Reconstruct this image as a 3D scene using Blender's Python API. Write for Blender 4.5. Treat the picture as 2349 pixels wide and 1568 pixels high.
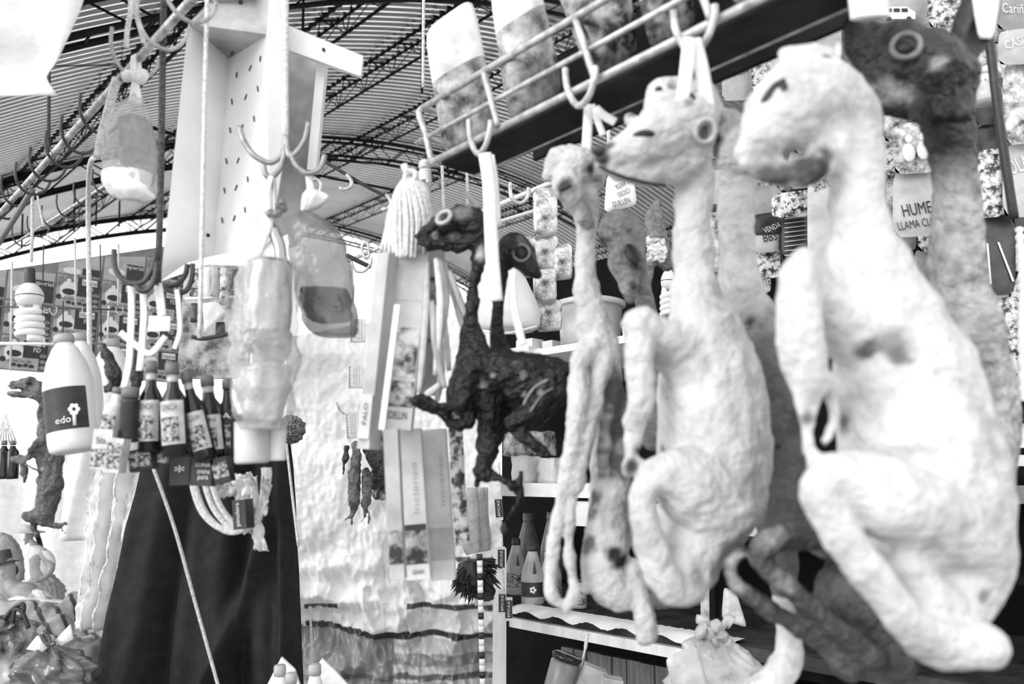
import bpy, bmesh, math, random
import numpy as np
from mathutils import Vector, noise, Matrix
from mathutils.bvhtree import BVHTree
random.seed(7)
for o in list(bpy.data.objects): bpy.data.objects.remove(o)
SC = bpy.context.scene
COL = SC.collection
# ---------------------------------------------------------------- camera
F, CX, CY = 1830.0, 1174.5, 784.0          # focal length in pixels of the 2349 x 1568 frame
PITCH = math.radians(9.5)
CAM = Vector((0, 0, 1.7))
FW = Vector((0, math.cos(PITCH), math.sin(PITCH)))
UP = Vector((0, -math.sin(PITCH), math.cos(PITCH)))
RT = Vector((1, 0, 0))
cd = bpy.data.cameras.new('camera'); cam = bpy.data.objects.new('camera', cd); COL.objects.link(cam)
cam.location = CAM; cam.rotation_euler = (math.pi/2+PITCH, 0, 0)
cd.sensor_width = 36; cd.lens = 36*F/2349.0; cd.clip_start = .02; cd.clip_end = 200
cd.dof.use_dof = True; cd.dof.focus_distance = 2.5; cd.dof.aperture_fstop = 3.8
SC.camera = cam
# ---------------------------------------------------------------- light
W = bpy.data.worlds.new('overcast_sky'); SC.world = W; W.use_nodes = True
W.node_tree.nodes['Background'].inputs[0].default_value = (1, 1, 1, 1)
W.node_tree.nodes['Background'].inputs[1].default_value = 1.0
sl = bpy.data.lights.new('sun', 'SUN'); sun = bpy.data.objects.new('sun', sl); COL.objects.link(sun)
sl.energy = 1.0; sl.angle = math.radians(35)
_d = Vector((.80, .66, -.36)).normalized()      # travels from behind-left of the camera, under the open eave
sun.rotation_euler = _d.to_track_quat('-Z', 'Y').to_euler(); sun.location = (-6, -5, 5)
SC.view_settings.view_transform = 'Standard'; SC.view_settings.look = 'None'
SC.view_settings.gamma = 1; SC.view_settings.use_curve_mapping = False
SC.view_settings.exposure = 0.88
# ---------------------------------------------------------------- helpers
def ray(px, py): return FW + RT*((px-CX)/F) + UP*((CY-py)/F)
def P(px, py, y):
    d = ray(px, py); return CAM + d*(y/d.y)
def mpp(px, py, y):
    d = ray(px, py); return y/d.y/F
AX = math.radians(44)
A = Vector((-math.sin(AX), math.cos(AX), 0)); Cc = Vector((math.cos(AX), math.sin(AX), 0)); Z = Vector((0, 0, 1)); X = Vector((1, 0, 0)); Y = Vector((0, 1, 0))

def nd(nt, t, **kw):
    n = nt.nodes.new(t)
    for k, v in kw.items():
        if k in n.inputs: n.inputs[k].default_value = v
        else: setattr(n, k, v)
    return n
MATS = {}
def M(name, v=.5, rough=.6, var=.12, scale=9, bump=0.0, bscale=60, metal=0, alpha=1.0, attr=False, ramp=None, detail=4, stretch=None, spec=.5, trans=0, emit=0):
    """grey procedural material; ramp=(lo,hi,p0,p1) gives hard blotches (printing, mottling)"""
    if name in MATS: return MATS[name]
    m = bpy.data.materials.new(name); m.use_nodes = True; nt = m.node_tree
    b = nt.nodes['Principled BSDF']; L = nt.links
    b.inputs['Roughness'].default_value = rough; b.inputs['Metallic'].default_value = metal
    b.inputs['Specular IOR Level'].default_value = spec
    tc = nd(nt, 'ShaderNodeTexCoord'); mp = nd(nt, 'ShaderNodeMapping'); L.new(tc.outputs['Object'], mp.inputs[0])
    if stretch: mp.inputs['Scale'].default_value = stretch
    n = nd(nt, 'ShaderNodeTexNoise', Scale=scale, Detail=detail, Roughness=.6); L.new(mp.outputs[0], n.inputs['Vector'])
    cr = nd(nt, 'ShaderNodeValToRGB'); L.new(n.outputs['Fac'], cr.inputs[0])
    if ramp: lo, hi, p0, p1 = ramp
    else: lo, hi, p0, p1 = max(0, v*(1-var*1.6)), min(1, v*(1+var)), .3, .7
    e = cr.color_ramp.elements
    e[0].position = p0; e[0].color = (lo, lo, lo, 1); e[1].position = p1; e[1].color = (hi, hi, hi, 1)
    col = cr.outputs[0]
    if attr:
        a = nd(nt, 'ShaderNodeVertexColor'); a.layer_name = 'Col'
        mx = nd(nt, 'ShaderNodeMix'); mx.data_type = 'RGBA'; mx.blend_type = 'MULTIPLY'; mx.inputs['Factor'].default_value = 1
        L.new(col, mx.inputs['A']); L.new(a.outputs['Color'], mx.inputs['B']); col = mx.outputs['Result']
    L.new(col, b.inputs['Base Color'])
    if emit:
        L.new(col, b.inputs['Emission Color']); b.inputs['Emission Strength'].default_value = emit
    if bump:
        n2 = nd(nt, 'ShaderNodeTexNoise', Scale=bscale, Detail=3); L.new(mp.outputs[0], n2.inputs['Vector'])
        bp = nd(nt, 'ShaderNodeBump', Strength=bump, Distance=.01); L.new(n2.outputs['Fac'], bp.inputs['Height']); L.new(bp.outputs[0], b.inputs['Normal'])
    if trans:   # thin clear plastic: mixes with a transparent shader
        out = nt.nodes['Material Output']; tr = nd(nt, 'ShaderNodeBsdfTransparent'); ms = nd(nt, 'ShaderNodeMixShader'); ms.inputs[0].default_value = trans
        L.new(b.outputs[0], ms.inputs[1]); L.new(tr.outputs[0], ms.inputs[2]); L.new(ms.outputs[0], out.inputs[0])
    MATS[name] = m; return m

class MB:
    def __init__(s): s.v = []; s.f = []; s.c = {}
    def add(s, vs, fs):
        o = len(s.v); s.v += [Vector(v) for v in vs]; s.f += [tuple(i+o for i in f) for f in fs]; return s
    def box(s, o, ex, ey, ez):           # o = centre, e* = half-edge vectors
        o = Vector(o); vs = [o+sx*ex+sy*ey+sz*ez for sx in (-1, 1) for sy in (-1, 1) for sz in (-1, 1)]
        return s.add(vs, [(0, 1, 3, 2), (4, 6, 7, 5), (0, 4, 5, 1), (2, 3, 7, 6), (0, 2, 6, 4), (1, 5, 7, 3)])
    def quad(s, a, b, c, d): return s.add([a, b, c, d], [(0, 1, 2, 3)])
    def tube(s, pts, r, n=8, cap=True, flat=None):
        pts = [Vector(p) for p in pts]; k = len(pts)
        rs = list(r) if hasattr(r, '__len__') else [r]*k
        prev = None; rings = []
        for i, p in enumerate(pts):
            t = (pts[min(i+1, k-1)]-pts[max(i-1, 0)])
            t = t.normalized() if t.length > 1e-9 else Z
            if prev is None:
                h = Z if abs(t.z) < .9 else X
                nx = t.cross(h).normalized()
            else:
                nx = (prev-t*prev.dot(t)); nx = nx.normalized() if nx.length > 1e-6 else prev
            prev = nx; ny = t.cross(nx)
            fl = flat if flat else 1
            rings.append([p+(nx*math.cos(2*math.pi*j/n)*fl+ny*math.sin(2*math.pi*j/n))*rs[i] for j in range(n)])
        vs = [v for rg in rings for v in rg]; fs = []
        for i in range(k-1):
            for j in range(n):
                j2 = (j+1) % n; fs.append((i*n+j, i*n+j2, (i+1)*n+j2, (i+1)*n+j))
        if cap: fs.append(tuple(range(n-1, -1, -1))); fs.append(tuple((k-1)*n+j for j in range(n)))
        return s.add(vs, fs)
    def lathe(s, o, prof, n=20, ax=Z, cap=True):   # prof: (r, h) along ax
        o = Vector(o); ax = Vector(ax).normalized(); h = X if abs(ax.x) < .9 else Y
        e1 = ax.cross(h).normalized(); e2 = ax.cross(e1)
        vs = [o+ax*hh+(e1*math.cos(2*math.pi*j/n)+e2*math.sin(2*math.pi*j/n))*rr for rr, hh in prof for j in range(n)]
        fs = [(i*n+j, i*n+(j+1) % n, (i+1)*n+(j+1) % n, (i+1)*n+j) for i in range(len(prof)-1) for j in range(n)]
        if cap: fs.append(tuple(range(n-1, -1, -1))); fs.append(tuple((len(prof)-1)*n+j for j in range(n)))
        return s.add(vs, fs)
    def ball(s, o, r, ex=None, n=12, m=8):
        o = Vector(o); ex = ex or (1, 1, 1)
        vs = [o+Vector((0, 0, r*ex[2]))]
        for i in range(1, m):
            a = math.pi*i/m
            for j in range(n):
                b = 2*math.pi*j/n; vs.append(o+Vector((r*ex[0]*math.sin(a)*math.cos(b), r*ex[1]*math.sin(a)*math.sin(b), r*ex[2]*math.cos(a))))
        vs.append(o-Vector((0, 0, r*ex[2]))); fs = []
        for j in range(n): fs.append((0, 1+j, 1+(j+1) % n))
        for i in range(m-2):
            for j in range(n):
                fs.append((1+i*n+j, 1+(i+1)*n+j, 1+(i+1)*n+(j+1) % n, 1+i*n+(j+1) % n))
        l = len(vs)-1
        for j in range(n): fs.append((l, 1+(m-2)*n+(j+1) % n, 1+(m-2)*n+j))
        return s.add(vs, fs)
    def sheet(s, fn, nu, nv, th=None):   # fn(u,v) in 0..1 -> point; th = thickness vector
        vs = [fn(i/nu, j/nv) for j in range(nv+1) for i in range(nu+1)]; w = nu+1
        fs = [(j*w+i, j*w+i+1, (j+1)*w+i+1, (j+1)*w+i) for j in range(nv) for i in range(nu)]
        if th is not None:
            th = Vector(th); k = len(vs); vs = vs+[Vector(v)+th for v in vs]
            fs = fs+[tuple(k+i for i in reversed(f)) for f in fs]
            rim = [i for i in range(nu)], 
            def edge(a, b): fs.append((b, a, a+k, b+k))
            for i in range(nu): edge(i, i+1); edge(nv*w+i+1, nv*w+i)
            for j in range(nv): edge((j+1)*w, j*w); edge(j*w+nu, (j+1)*w+nu)
        return s.add(vs, fs)
    def prism(s, pts, th):
        pts = [Vector(p) for p in pts]; k = len(pts); th = Vector(th)
        return s.add(pts+[p+th for p in pts], [tuple(range(k)), tuple(range(2*k-1, k-1, -1))]+[((i+1) % k, i, k+i, k+(i+1) % k) for i in range(k)])

def mesh_obj(name, mb, mat, parent=None, base=None, smooth=True):
    """base: world origin of the object (or of its top-level thing)"""
    base = Vector(base) if base is not None else Vector((0, 0, 0))
    me = bpy.data.meshes.new(name)
    me.from_pydata([tuple(v-base) for v in mb.v], [], mb.f)
    if smooth: me.polygons.foreach_set('use_smooth', [True]*len(me.polygons))
    me.materials.append(mat); me.update()
    o = bpy.data.objects.new(name, me); COL.objects.link(o)
    if parent: o.parent = parent
    else: o.location = base
    return o
def tag(o, label, cat, group=None, kind=None):
    if label: o['label'] = label
    if cat: o['category'] = cat
    if group: o['group'] = group
    if kind: o['kind'] = kind
    return o
def thing(name, label, cat, base, group=None):
    o = bpy.data.objects.new(name, None); COL.objects.link(o); o.location = base; o.empty_display_size = .02
    return tag(o, label, cat, group)
def part(t, name, mb, mat, label=None, smooth=True, of=None, kind=None):
    """part of thing t; of = the part it is a sub-part of"""
    o = mesh_obj(name, mb, mat, parent=of or t, base=t.location, smooth=smooth)
    if label: o['label'] = label
    if kind: o['kind'] = kind
    return o
def single(name, mb, mat, label, cat, group=None, base=None, smooth=True, kind=None):
    if base is None:
        base = Vector((sum(v.x for v in mb.v), sum(v.y for v in mb.v), 0))/len(mb.v); base.z = min(v.z for v in mb.v)
    return tag(mesh_obj(name, mb, mat, base=base, smooth=smooth), label, cat, group, kind)
def struct(name, mb, mat, smooth=True, label=None):
    o = mesh_obj(name, mb, mat, smooth=smooth); o['kind'] = 'structure'
    if label: o['label'] = label
    return o
_tx = {}
def text_pts(s):
    if s in _tx: return _tx[s]
    c = bpy.data.curves.new('t', 'FONT'); c.body = s; c.size = 1; c.resolution_u = 2
    o = bpy.data.objects.new('t', c); COL.objects.link(o)
    dg = bpy.context.evaluated_depsgraph_get(); me = o.evaluated_get(dg).to_mesh()
    v = [tuple(q.co) for q in me.vertices]; f = [tuple(p.vertices) for p in me.polygons]
    bpy.data.objects.remove(o); bpy.data.curves.remove(c)
    w = max(q[0] for q in v); h = max(q[1] for q in v); _tx[s] = (v, f, w, h); return _tx[s]
def text(mb, s, o, ex, ez, w=None, h=None):
    """flat lettering: centred at o, width w along ex, height h along ez (unit vectors)"""
    v, f, tw, th = text_pts(s)
    if w is None: w = h*tw/th
    if h is None: h = w*th/tw
    mb.add([o+ex*((q[0]/tw-.5)*w)+ez*((q[1]/th-.5)*h) for q in v], f); return mb
def arc(o, e1, e2, r, a0, a1, n=10): return [o+(e1*math.cos(math.radians(a0+(a1-a0)*i/n))+e2*math.sin(math.radians(a0+(a1-a0)*i/n)))*r for i in range(n+1)]
def line(a, b, n=6, sag=0):
    a = Vector(a); b = Vector(b); return [a.lerp(b, i/n)-Z*sag*4*(i/n)*(1-i/n) for i in range(n+1)]
def spl(pts, n=6):      # Catmull-Rom through vectors
    pts = [Vector(p) for p in pts]; q = [pts[0]]+pts+[pts[-1]]; out = []
    for i in range(1, len(q)-2):
        p0, p1, p2, p3 = q[i-1:i+3]
        for k in range(n):
            t = k/n; out.append(.5*((2*p1)+(p2-p0)*t+(2*p0-5*p1+4*p2-p3)*t*t+(3*p1-p0-3*p2+p3)*t**3))
    out.append(pts[-1]); return out
def PP(lst, y): return [P(a[0], a[1], a[2] if len(a) > 2 else y) for a in lst]
def nz(p, s=1.0): return noise.noise(Vector(p)*s)

_rng = np.random.RandomState(3); _perm = _rng.permutation(256); _perm = np.concatenate([_perm, _perm, _perm]); _grad = _rng.uniform(-1, 1, 256)
def vnz(p, s=1.0, off=0.0):
    """smooth value noise in about -1..1 for an (n,3) array"""
    q = p*s+off; i = np.floor(q).astype(int); f = q-i; f = f*f*(3-2*f); i &= 255
    def h(a, b, c): return _grad[_perm[_perm[_perm[(i[:, 0]+a) & 255]+((i[:, 1]+b) & 255)]+((i[:, 2]+c) & 255)] & 255]
    x, y, z = f[:, 0], f[:, 1], f[:, 2]
    def lx(b, c): return h(0, b, c)*(1-x)+h(1, b, c)*x
    return (lx(0, 0)*(1-y)+lx(1, 0)*y)*(1-z)+(lx(0, 1)*(1-y)+lx(1, 1)*y)*z
def fget(col, attr, n, k): a = np.empty(n*k, dtype=np.float64 if False else np.float32); col.foreach_get(attr, a); return a.reshape(n, k).astype(float)
# ================================================================ the hall: floor, vaulted roof, trusses
m_floor = M('floor_concrete', .24, .8, .25, 2, bump=.2, bscale=12)
fl = MB().sheet(lambda u, v: Vector((-14+30*u, -6+32*v, 0)), 12, 12)
struct('floor', fl, m_floor)
U0, HC, RC = 9.0, CAM.z+5.3, 13.5
def roof(s, u, dz=0):
    h = HC-RC+math.sqrt(max(.01, RC*RC-(u-U0)**2)); return A*s+Cc*u+Z*(h+dz)
m_roof = M('corrugated_sheet', .88, .16, .08, 1.2, metal=.9)
mb = MB(); pitch = .112; prof = [(i/8, .013*math.cos(2*math.pi*i/8)) for i in range(9)]
svals = []; s = -1.0
while s < 15.0:
    for a, d in prof[:-1]: svals.append((s+a*pitch, d))
    s += pitch
us = [.15+i*(20.5-.15)/70 for i in range(71)]
vs = [roof(s, u, d) for s, d in svals for u in us]; w = len(us)
mb.add(vs, [(j*w+i, j*w+i+1, (j+1)*w+i+1, (j+1)*w+i) for j in range(len(svals)-1) for i in range(w-1)])
ceiling = struct('ceiling', mb, m_roof)
m_truss = M('dark_steel', .012, .6, .3, 20, spec=.15)
def rod(mb, a, b, r=.012, n=5): mb.tube([a, b], r, n)
def roof_part(name, mb, of=None):
    return mesh_obj(name, mb, m_truss, parent=of or ceiling, smooth=False)
for u in (2.0, 3.45, 4.7, 6.3, 8.45, 10.6, 12.8):          # purlin trusses along the hall
    t = MB(); lt = MB()
    for du, dz, r in ((-.11, -.02, .013), (.11, -.02, .013), (0, -.27, .015)):
        t.tube([roof(s, u+du, dz) for s in (-.8, 14.8)], r, 5)
    k = 0; s = 0.0
    while s < 14.6:
        for du in (-.11, .11):
            rod(lt, roof(s, u+du, -.02), roof(s+.27, u, -.27), .006, 4); rod(lt, roof(s+.27, u, -.27), roof(s+.54, u+du, -.02), .006, 4)
        rod(lt, roof(s, u-.13, -.03), roof(s, u+.13, -.03), .012, 4)
        for q in range(5): lt.box(roof(s+q*.11, u-.11, -.012), A*.016, Cc*.022, Z*.016)
        s += .54
    o = roof_part('roof_truss', t); roof_part('lattice', lt, o)
for s0 in (4.75, 9.8, 14.5):                               # arch trusses across the hall
    t = MB(); lt = MB(); ul = [.2+i*.33 for i in range(46)]
    for ds, dz in ((-.1, -.05), (.1, -.05), (-.1, -.33), (.1, -.33)):
        t.tube([roof(s0+ds, u, dz) for u in ul], .022, 5)
    for i in range(len(ul)-1):
        for ds in (-.1, .1):
            a, b = (-.05, -.33) if i % 2 else (-.33, -.05)
            rod(lt, roof(s0+ds, ul[i], a), roof(s0+ds, ul[i+1], b), .010, 4)
        rod(lt, roof(s0-.1, ul[i], -.33), roof(s0+.1, ul[i], -.33), .008, 4)
    o = roof_part('arch_truss', t); roof_part('lattice', lt, o)
for a, b in (((80, 200), (430, 320)), ((150, 60), (330, 160)), ((690, 395), (930, 440))):   # straight tie rods
    pa, pb = [CAM+ray(*q)*(8.2 if a[0] < 600 else 11.5) for q in (a, b)]
    t = MB(); rod(t, pa, pb, .02, 6); roof_part('tie_rod', t)
for px, y0, y1, dist in ((697, -40, 75, 6.5), (970, -30, 215, 7.0), (172, 430, 530, 10), (222, 440, 520, 10), (275, 450, 520, 10), (52, 490, 570, 10)):
    t = MB(); rod(t, CAM+ray(px, y0)*dist, CAM+ray(px-2, y1)*dist, .012, 5); roof_part('hanger_rod', t)
# ================================================================ cloths, tarpaulins, poster board, stall shell
def sheet_col(fn, colfn, nu, nv, th=None):
    mb = MB().sheet(fn, nu, nv, th); mb.col = [colfn(i/nu, j/nv) for j in range(nv+1) for i in range(nu+1)]
    if th is not None: mb.col = mb.col*2
    return mb
def paint_cols(o, cols):
    ca = o.data.color_attributes.new('Col', 'FLOAT_COLOR', 'POINT')
    ca.data.foreach_set('color', [x for c in cols for x in (c, c, c, 1)])
    return o
def lerp(a, b, t): return a+(b-a)*t
def edge_x(pts, py):          # piecewise-linear x at py
    if py <= pts[0][1]: return pts[0][0]
    for (x0, y0), (x1, y1) in zip(pts, pts[1:]):
        if py <= y1: return lerp(x0, x1, (py-y0)/(y1-y0))
    return pts[-1][0]
m_tarp = M('tarpaulin_plastic', .95, .3, .05, 20, attr=True, spec=.6, bump=.15, bscale=220)
def tarp(u, v):
    py = lerp(lerp(775, 700, u), 1640, v); px = lerp(662, 1150, u)
    p = P(px, py, 3.12); q = Vector((p.x, 0, p.z))
    k = min(1, max(0, (v-.45)/.25))           # lower half is the crumpled one
    d = abs(nz(Vector((q.x*3+q.z*2.2, 1.3, q.z*4-q.x*1.6)), 1.3))*.12*(.25+k)+abs(nz(q+Vector((3, 0, 7)), 8))*.05*(.35+k)+nz(q, 2.2)*.05+abs(nz(Vector((q.x*16, 0, q.z*9-q.x*5)), 1))*.03*(.3+k)+abs(nz(Vector((q.x*34+q.z*9, 2, q.z*14-q.x*9)), 1))*.016*(.45+k)+nz(q+Vector((0, 9, 0)), 60)*.004
    p.y += d*.95-.04; return p
def tarp_c(u, v):
    py = lerp(lerp(775, 700, u), 1640, v); px = lerp(662, 1150, u); w = nz(Vector((px*.02, py*.02, 0)))*3
    c = .97
    if py > 1395: c = .8
    bend = 26*max(0, 1-((px-700)/160))if px < 860 else 0
    for yy, th, val, x0 in ((1394, 6, .05, 690), (1462-bend*.9, 7, .02, 690), (1283, 6, .1, 1035), (1518, 14, .3, 690), (1556, 6, .12, 690)):
        if abs(py-yy+w) < th and px > x0 and not (yy == 1394 and 770 < px < 930): c = val
    if py > 1470-bend: c = min(c, .55 if px > 900 else .22)
    if py > 1240 and (int(px/42) % 2 == 0) and px > 880: c *= .86
    return c
mb = sheet_col(tarp, tarp_c, 170, 210)
paint_cols(single('tarpaulin', mb, m_tarp, 'crumpled silvery white tarpaulin with dark stripes near its hem, hung as a backdrop', 'tarpaulin'), mb.col)
# dark drape
m_drape = M('charcoal_cloth', .028, .9, .18, 30, bump=.3, bscale=400, spec=.1)
def drape(u, v):
    py = lerp(960, 1640, v); l = edge_x([(360, 960), (330, 1060), (262, 1400), (222, 1640)], py); r = edge_x([(664, 950), (682, 1080), (693, 1300), (710, 1640)], py)
    px = lerp(l, r, u); p = P(px, py, 2.25)
    f = abs(math.sin(u*8.5+.5*math.sin(v*2.2)))*1.3+math.sin(u*31+1.2+v)*.22+1.5*math.exp(-((u-.86+.5*max(0, v-.3))/.05)**2)+1.1*math.exp(-((u-.93)/.035)**2)
    sw = -.12*math.exp(-((u-.52)/.2)**2)*max(0, v-.2)
    p.y += -.06*f*(.45+v*.6)+sw*.25+nz(Vector((px*.02, py*.012, 0)))*.008; return p
single('dark_drape', MB().sheet(drape, 120, 70, th=Y*.003), m_drape, 'dark charcoal cloth hanging in loose folds below the bottles', 'curtain')
m_white_sheet = M('white_sheeting', .86, .45, .1, 14, bump=.25, bscale=60)
def wdrape(u, v):
    py = lerp(930, 1450, v); l = edge_x([(262, 930), (205, 1040), (178, 1150), (178, 1250), (150, 1400)], py); r = edge_x([(350, 930), (345, 1060), (290, 1450)], py)
    px = lerp(l, r, u); p = P(px, py, 2.6)
    p.y += .05*abs(math.sin(u*11+v*1.2))+.02*math.sin(u*33+v*3)+abs(nz(Vector((px*.16, py*.03, 9))))*.025+nz(Vector((px*.05, py*.015, 2)))*.03+abs(nz(Vector((px*.09, py*.05, 5))))*.02; return p
single('white_drape', MB().sheet(wdrape, 70, 70, th=Y*.003), m_white_sheet, 'white crinkled plastic sheet hanging in vertical pleats beside the dark cloth', 'curtain')
# white sheet at the top corner
def corner(u, v):
    py = lerp(-320, 228-30*u, v); r = edge_x([(320, -320), (215, -80), (182, 0), (148, 75), (98, 140), (84, 158), (106, 197)], py); px = lerp(-620, r, u)
    p = P(px, py, 1.15); p.y += .03*math.sin(u*5+v*3)+nz(Vector((px*.01, py*.01, 0)))*.03; return p
single('plastic_sheet', MB().sheet(corner, 40, 40, th=Y*.002), m_white_sheet, 'white plastic awning sheet with a pointed corner tied by a thin cord', 'sheet')
# ------------------------------------------------ poster board
B0 = P(180, 700, 5.0)
def PB(px, py, off=0):
    d = ray(px, py); t = ((B0-A*off)-CAM).dot(A)/d.dot(A); return CAM+d*t
m_paper = M('poster_paper', .48, .5, .15, 12); m_ink = M('poster_ink', .03, .5, .2, 20); m_wht = M('poster_white', .85, .5, .05, 20); m_gry = M('poster_grey', .24, .5, .2, 20); m_bread = M('poster_loaf', .3, .5, .4, 60)
board = thing('poster_board', 'board papered with rows of repeated bakery posters below the roof edge', 'poster board', PB(180, 850))
c0 = PB(9, 700).dot(Cc); PW = PB(123, 700).dot(Cc)-c0; z0 = PB(123, 701).z; PH = z0-PB(123, 778).z
def bp(u, z, off=0): return A*((B0).dot(A)-off)+Cc*u+Z*z
zb = z0-2*PH
back = MB(); ua, ub = c0-3*PW, c0+4*PW
ztop = lambda u: z0+.98*PH+(u-c0)*.36-.02
back.prism([bp(ua, zb), bp(ub, zb), bp(ub, ztop(ub)), bp(ua, ztop(ua))], A*.02)
part(board, 'backing', back, m_gry, smooth=False)
def ellipse(mb, c, rx, rz, off, n=14): mb.add([c+Cc*math.cos(2*math.pi*i/n)*rx+Z*math.sin(2*math.pi*i/n)*rz-A*off for i in range(n)], [tuple(range(n))])
def rect(mb, u0, z0_, u1, z1, off): mb.quad(bp(u0, z0_, off), bp(u1, z0_, off), bp(u1, z1, off), bp(u0, z1, off))
protos = {}
for ci in range(-2, 4):
    for ri in range(-1, 4):
        u = c0+ci*PW; zt = z0+(1-ri)*PH   # top of this poster
        if ri >= 3 : continue
        if ri < 1:
            # rows that the sloping top edge cuts: keep only those wholly below it, else a trimmed sheet
            lim = min(ztop(u), ztop(u+PW))
            if zt > lim+.001 and zt-PH > lim-.02: continue
            if zt > lim:
                g = .006; mb = MB().prism([bp(u+g, zt-PH+g, .004), bp(u+PW-g, zt-PH+g, .004), bp(u+PW-g, min(zt, ztop(u+PW))-g, .004), bp(u+g, min(zt, ztop(u))-g, .004)], A*.003)
                o = part(board, 'poster', mb, m_paper, smooth=False)
                mb = MB(); k = lim-(zt-PH); rect(mb, u+.55*PW, zt-PH+.01, u+.97*PW, zt-PH+max(.03, k*.8), .006); part(board, 'dark_ground', mb, m_ink, of=o, smooth=False)
                if k > .5*PH:
                    mb = MB(); text(mb, 'Imperial', bp(u+.7*PW, zt-PH+k*.7, .009), Cc, Z, w=.5*PW, h=.13*PH); part(board, 'lettering', mb, m_wht, of=o, smooth=False, kind='stuff')
                mb = MB(); ellipse(mb, bp(u+.32*PW, zt-PH+k*.4, .007), .2*PW, min(.13*PH, k*.3), 0); part(board, 'bowl', mb, m_wht, of=o, smooth=False)
                continue
        g = .006; loc = bp(u, zt-PH, 0)
        if 'p' not in protos:
            def mk(name, mb, mat): 
                me = bpy.data.meshes.new(name); me.from_pydata([tuple(v-loc) for v in mb.v], [], mb.f); me.materials.append(mat); return me
            mb = MB().prism([bp(u+g, zt-PH+g, .004), bp(u+PW-g, zt-PH+g, .004), bp(u+PW-g, zt-g, .004), bp(u+g, zt-g, .004)], A*.003); protos['p'] = mk('poster', mb, m_paper)
            zz = zt-PH
            mb = MB(); rect(mb, u+.47*PW, zz+.38*PH, u+.97*PW, zz+.97*PH, .006); rect(mb, u+.8*PW, zz+.04*PH, u+.97*PW, zz+.4*PH, .006); protos['dark_ground'] = mk('dark_ground', mb, m_ink)
            mb = MB(); mb.prism([bp(u+.03*PW, zz+.6*PH, .0065), bp(u+.2*PW, zz+.7*PH, .0065), bp(u+.16*PW, zz+.95*PH, .0065), bp(u+.04*PW, zz+.9*PH, .0065)], A*.0005); ellipse(mb, bp(u+.28*PW, zz+.86*PH, .0068), .09*PW, .12*PH, 0); protos['figure'] = mk('figure', mb, m_gry)
            mb = MB(); mb.prism([bp(u+.1*PW, zz+.36*PH, .0072), bp(u+.46*PW, zz+.36*PH, .0072), bp(u+.47*PW, zz+.62*PH, .0072), bp(u+.38*PW, zz+.78*PH, .0072), bp(u+.19*PW, zz+.78*PH, .0072), bp(u+.09*PW, zz+.6*PH, .0072)], A*.0004); ellipse(mb, bp(u+.27*PW, zz+.82*PH, .0078), .05*PW, .07*PH, 0); rect(mb, u+.56*PW, zz+.74*PH, u+.9*PW, zz+.93*PH, .0075); protos['apron'] = mk('apron', mb, m_wht)
            mb = MB(); ellipse(mb, bp(u+.29*PW, zz+.48*PH, .0085), .15*PW, .1*PH, 0); ellipse(mb, bp(u+.08*PW, zz+.3*PH, .0085), .06*PW, .08*PH, 0); text(mb, 'Imperial', bp(u+.73*PW, zz+.835*PH, .009), Cc, Z, w=.31*PW, h=.13*PH)
            for i in range(4): ellipse(mb, bp(u+(.3+.12*i)*PW, zz+(.16-.02*(i % 2))*PH, .0085), .055*PW, .05*PH, 0)
            protos['lettering'] = mk('lettering', mb, m_ink)
            mb = MB(); text(mb, 'PiD', bp(u+.74*PW, zz+.63*PH, .009), Cc, Z, w=.15*PW, h=.14*PH); rect(mb, u+.05*PW, zz+.28*PH, u+.2*PW, zz+.36*PH, .008); protos['small_lettering'] = mk('small_lettering', mb, m_wht)
            mb = MB()
            for i in range(3): ellipse(mb, bp(u+.88*PW, zz+(.12+.17*i)*PH, .0085), .07*PW, .06*PH, 0)
            for i in range(3): ellipse(mb, bp(u+(.25+.16*i)*PW, zz+.27*PH, .0083), .08*PW, .045*PH, 0)
            protos['loaves'] = mk('loaves', mb, m_bread)
        o = bpy.data.objects.new('poster', protos['p']); COL.objects.link(o); o.parent = board; o.location = loc-board.location
        for nme in ('dark_ground', 'figure', 'apron', 'lettering', 'small_lettering', 'loaves'):
            q = bpy.data.objects.new(nme, protos[nme]); COL.objects.link(q); q.parent = o; q['kind'] = 'stuff'
# ------------------------------------------------ stall shell along the aisle
S0 = P(1160, 1400, 3.0); S0.z = 0
Bd = -A
def PS(px, py, off=0.0):
    d = ray(px, py); t = (S0+Cc*off-CAM).dot(Cc)/d.dot(Cc); return CAM+d*t
def SP(k, off, z): return S0+Bd*k+Cc*off+Z*z
m_dark = M('stall_back_board', .008, .8, .3, 8, spec=.1); m_lightwood = M('pale_wood', .72, .6, .15, 18, bump=.15, stretch=(1, 1, .2)); m_plank = M('plank_wood', .17, .6, .35, 14, stretch=(6, 6, .5), bump=.2)
ztopw = PS(1290, 612, .75).z
struct('wall_back', MB().box(SP(1.1, .80, ztopw/2), Bd*1.95, Cc*.02, Z*(ztopw/2)), m_dark, smooth=False)
struct('wall_side', MB().box(SP(3.05, .45, 1.0), Bd*.02, Cc*.42, Z*1.0), m_dark, smooth=False)
zs1 = PS(1200, 822, .3).z; zs2 = PS(1200, 1122, .25).z; zs3 = PS(1200, 1402, .05).z
m_whiteboard = M('white_painted_board', .85, .5, .08, 10)
sh = []
for nm, z, off0, off1, lab, th, k0 in (('shelf_board', zs1, .22, .76, 'upper painted shelf carrying the clear tub and small white boxes', .014, -.55), ('shelf_board', zs2, .2, .76, 'middle white shelf with wrapped bundles on it', .026, -.35)):
    mb = MB().prism([SP(k0, off0, z-th), SP(1.5, off0, z-th), SP(1.5, off1, z-th), SP(k0 if off0 else -.6, off1, z-th)], Z*2*th); single(nm, mb, m_whiteboard, lab, 'shelf', smooth=False)
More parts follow.
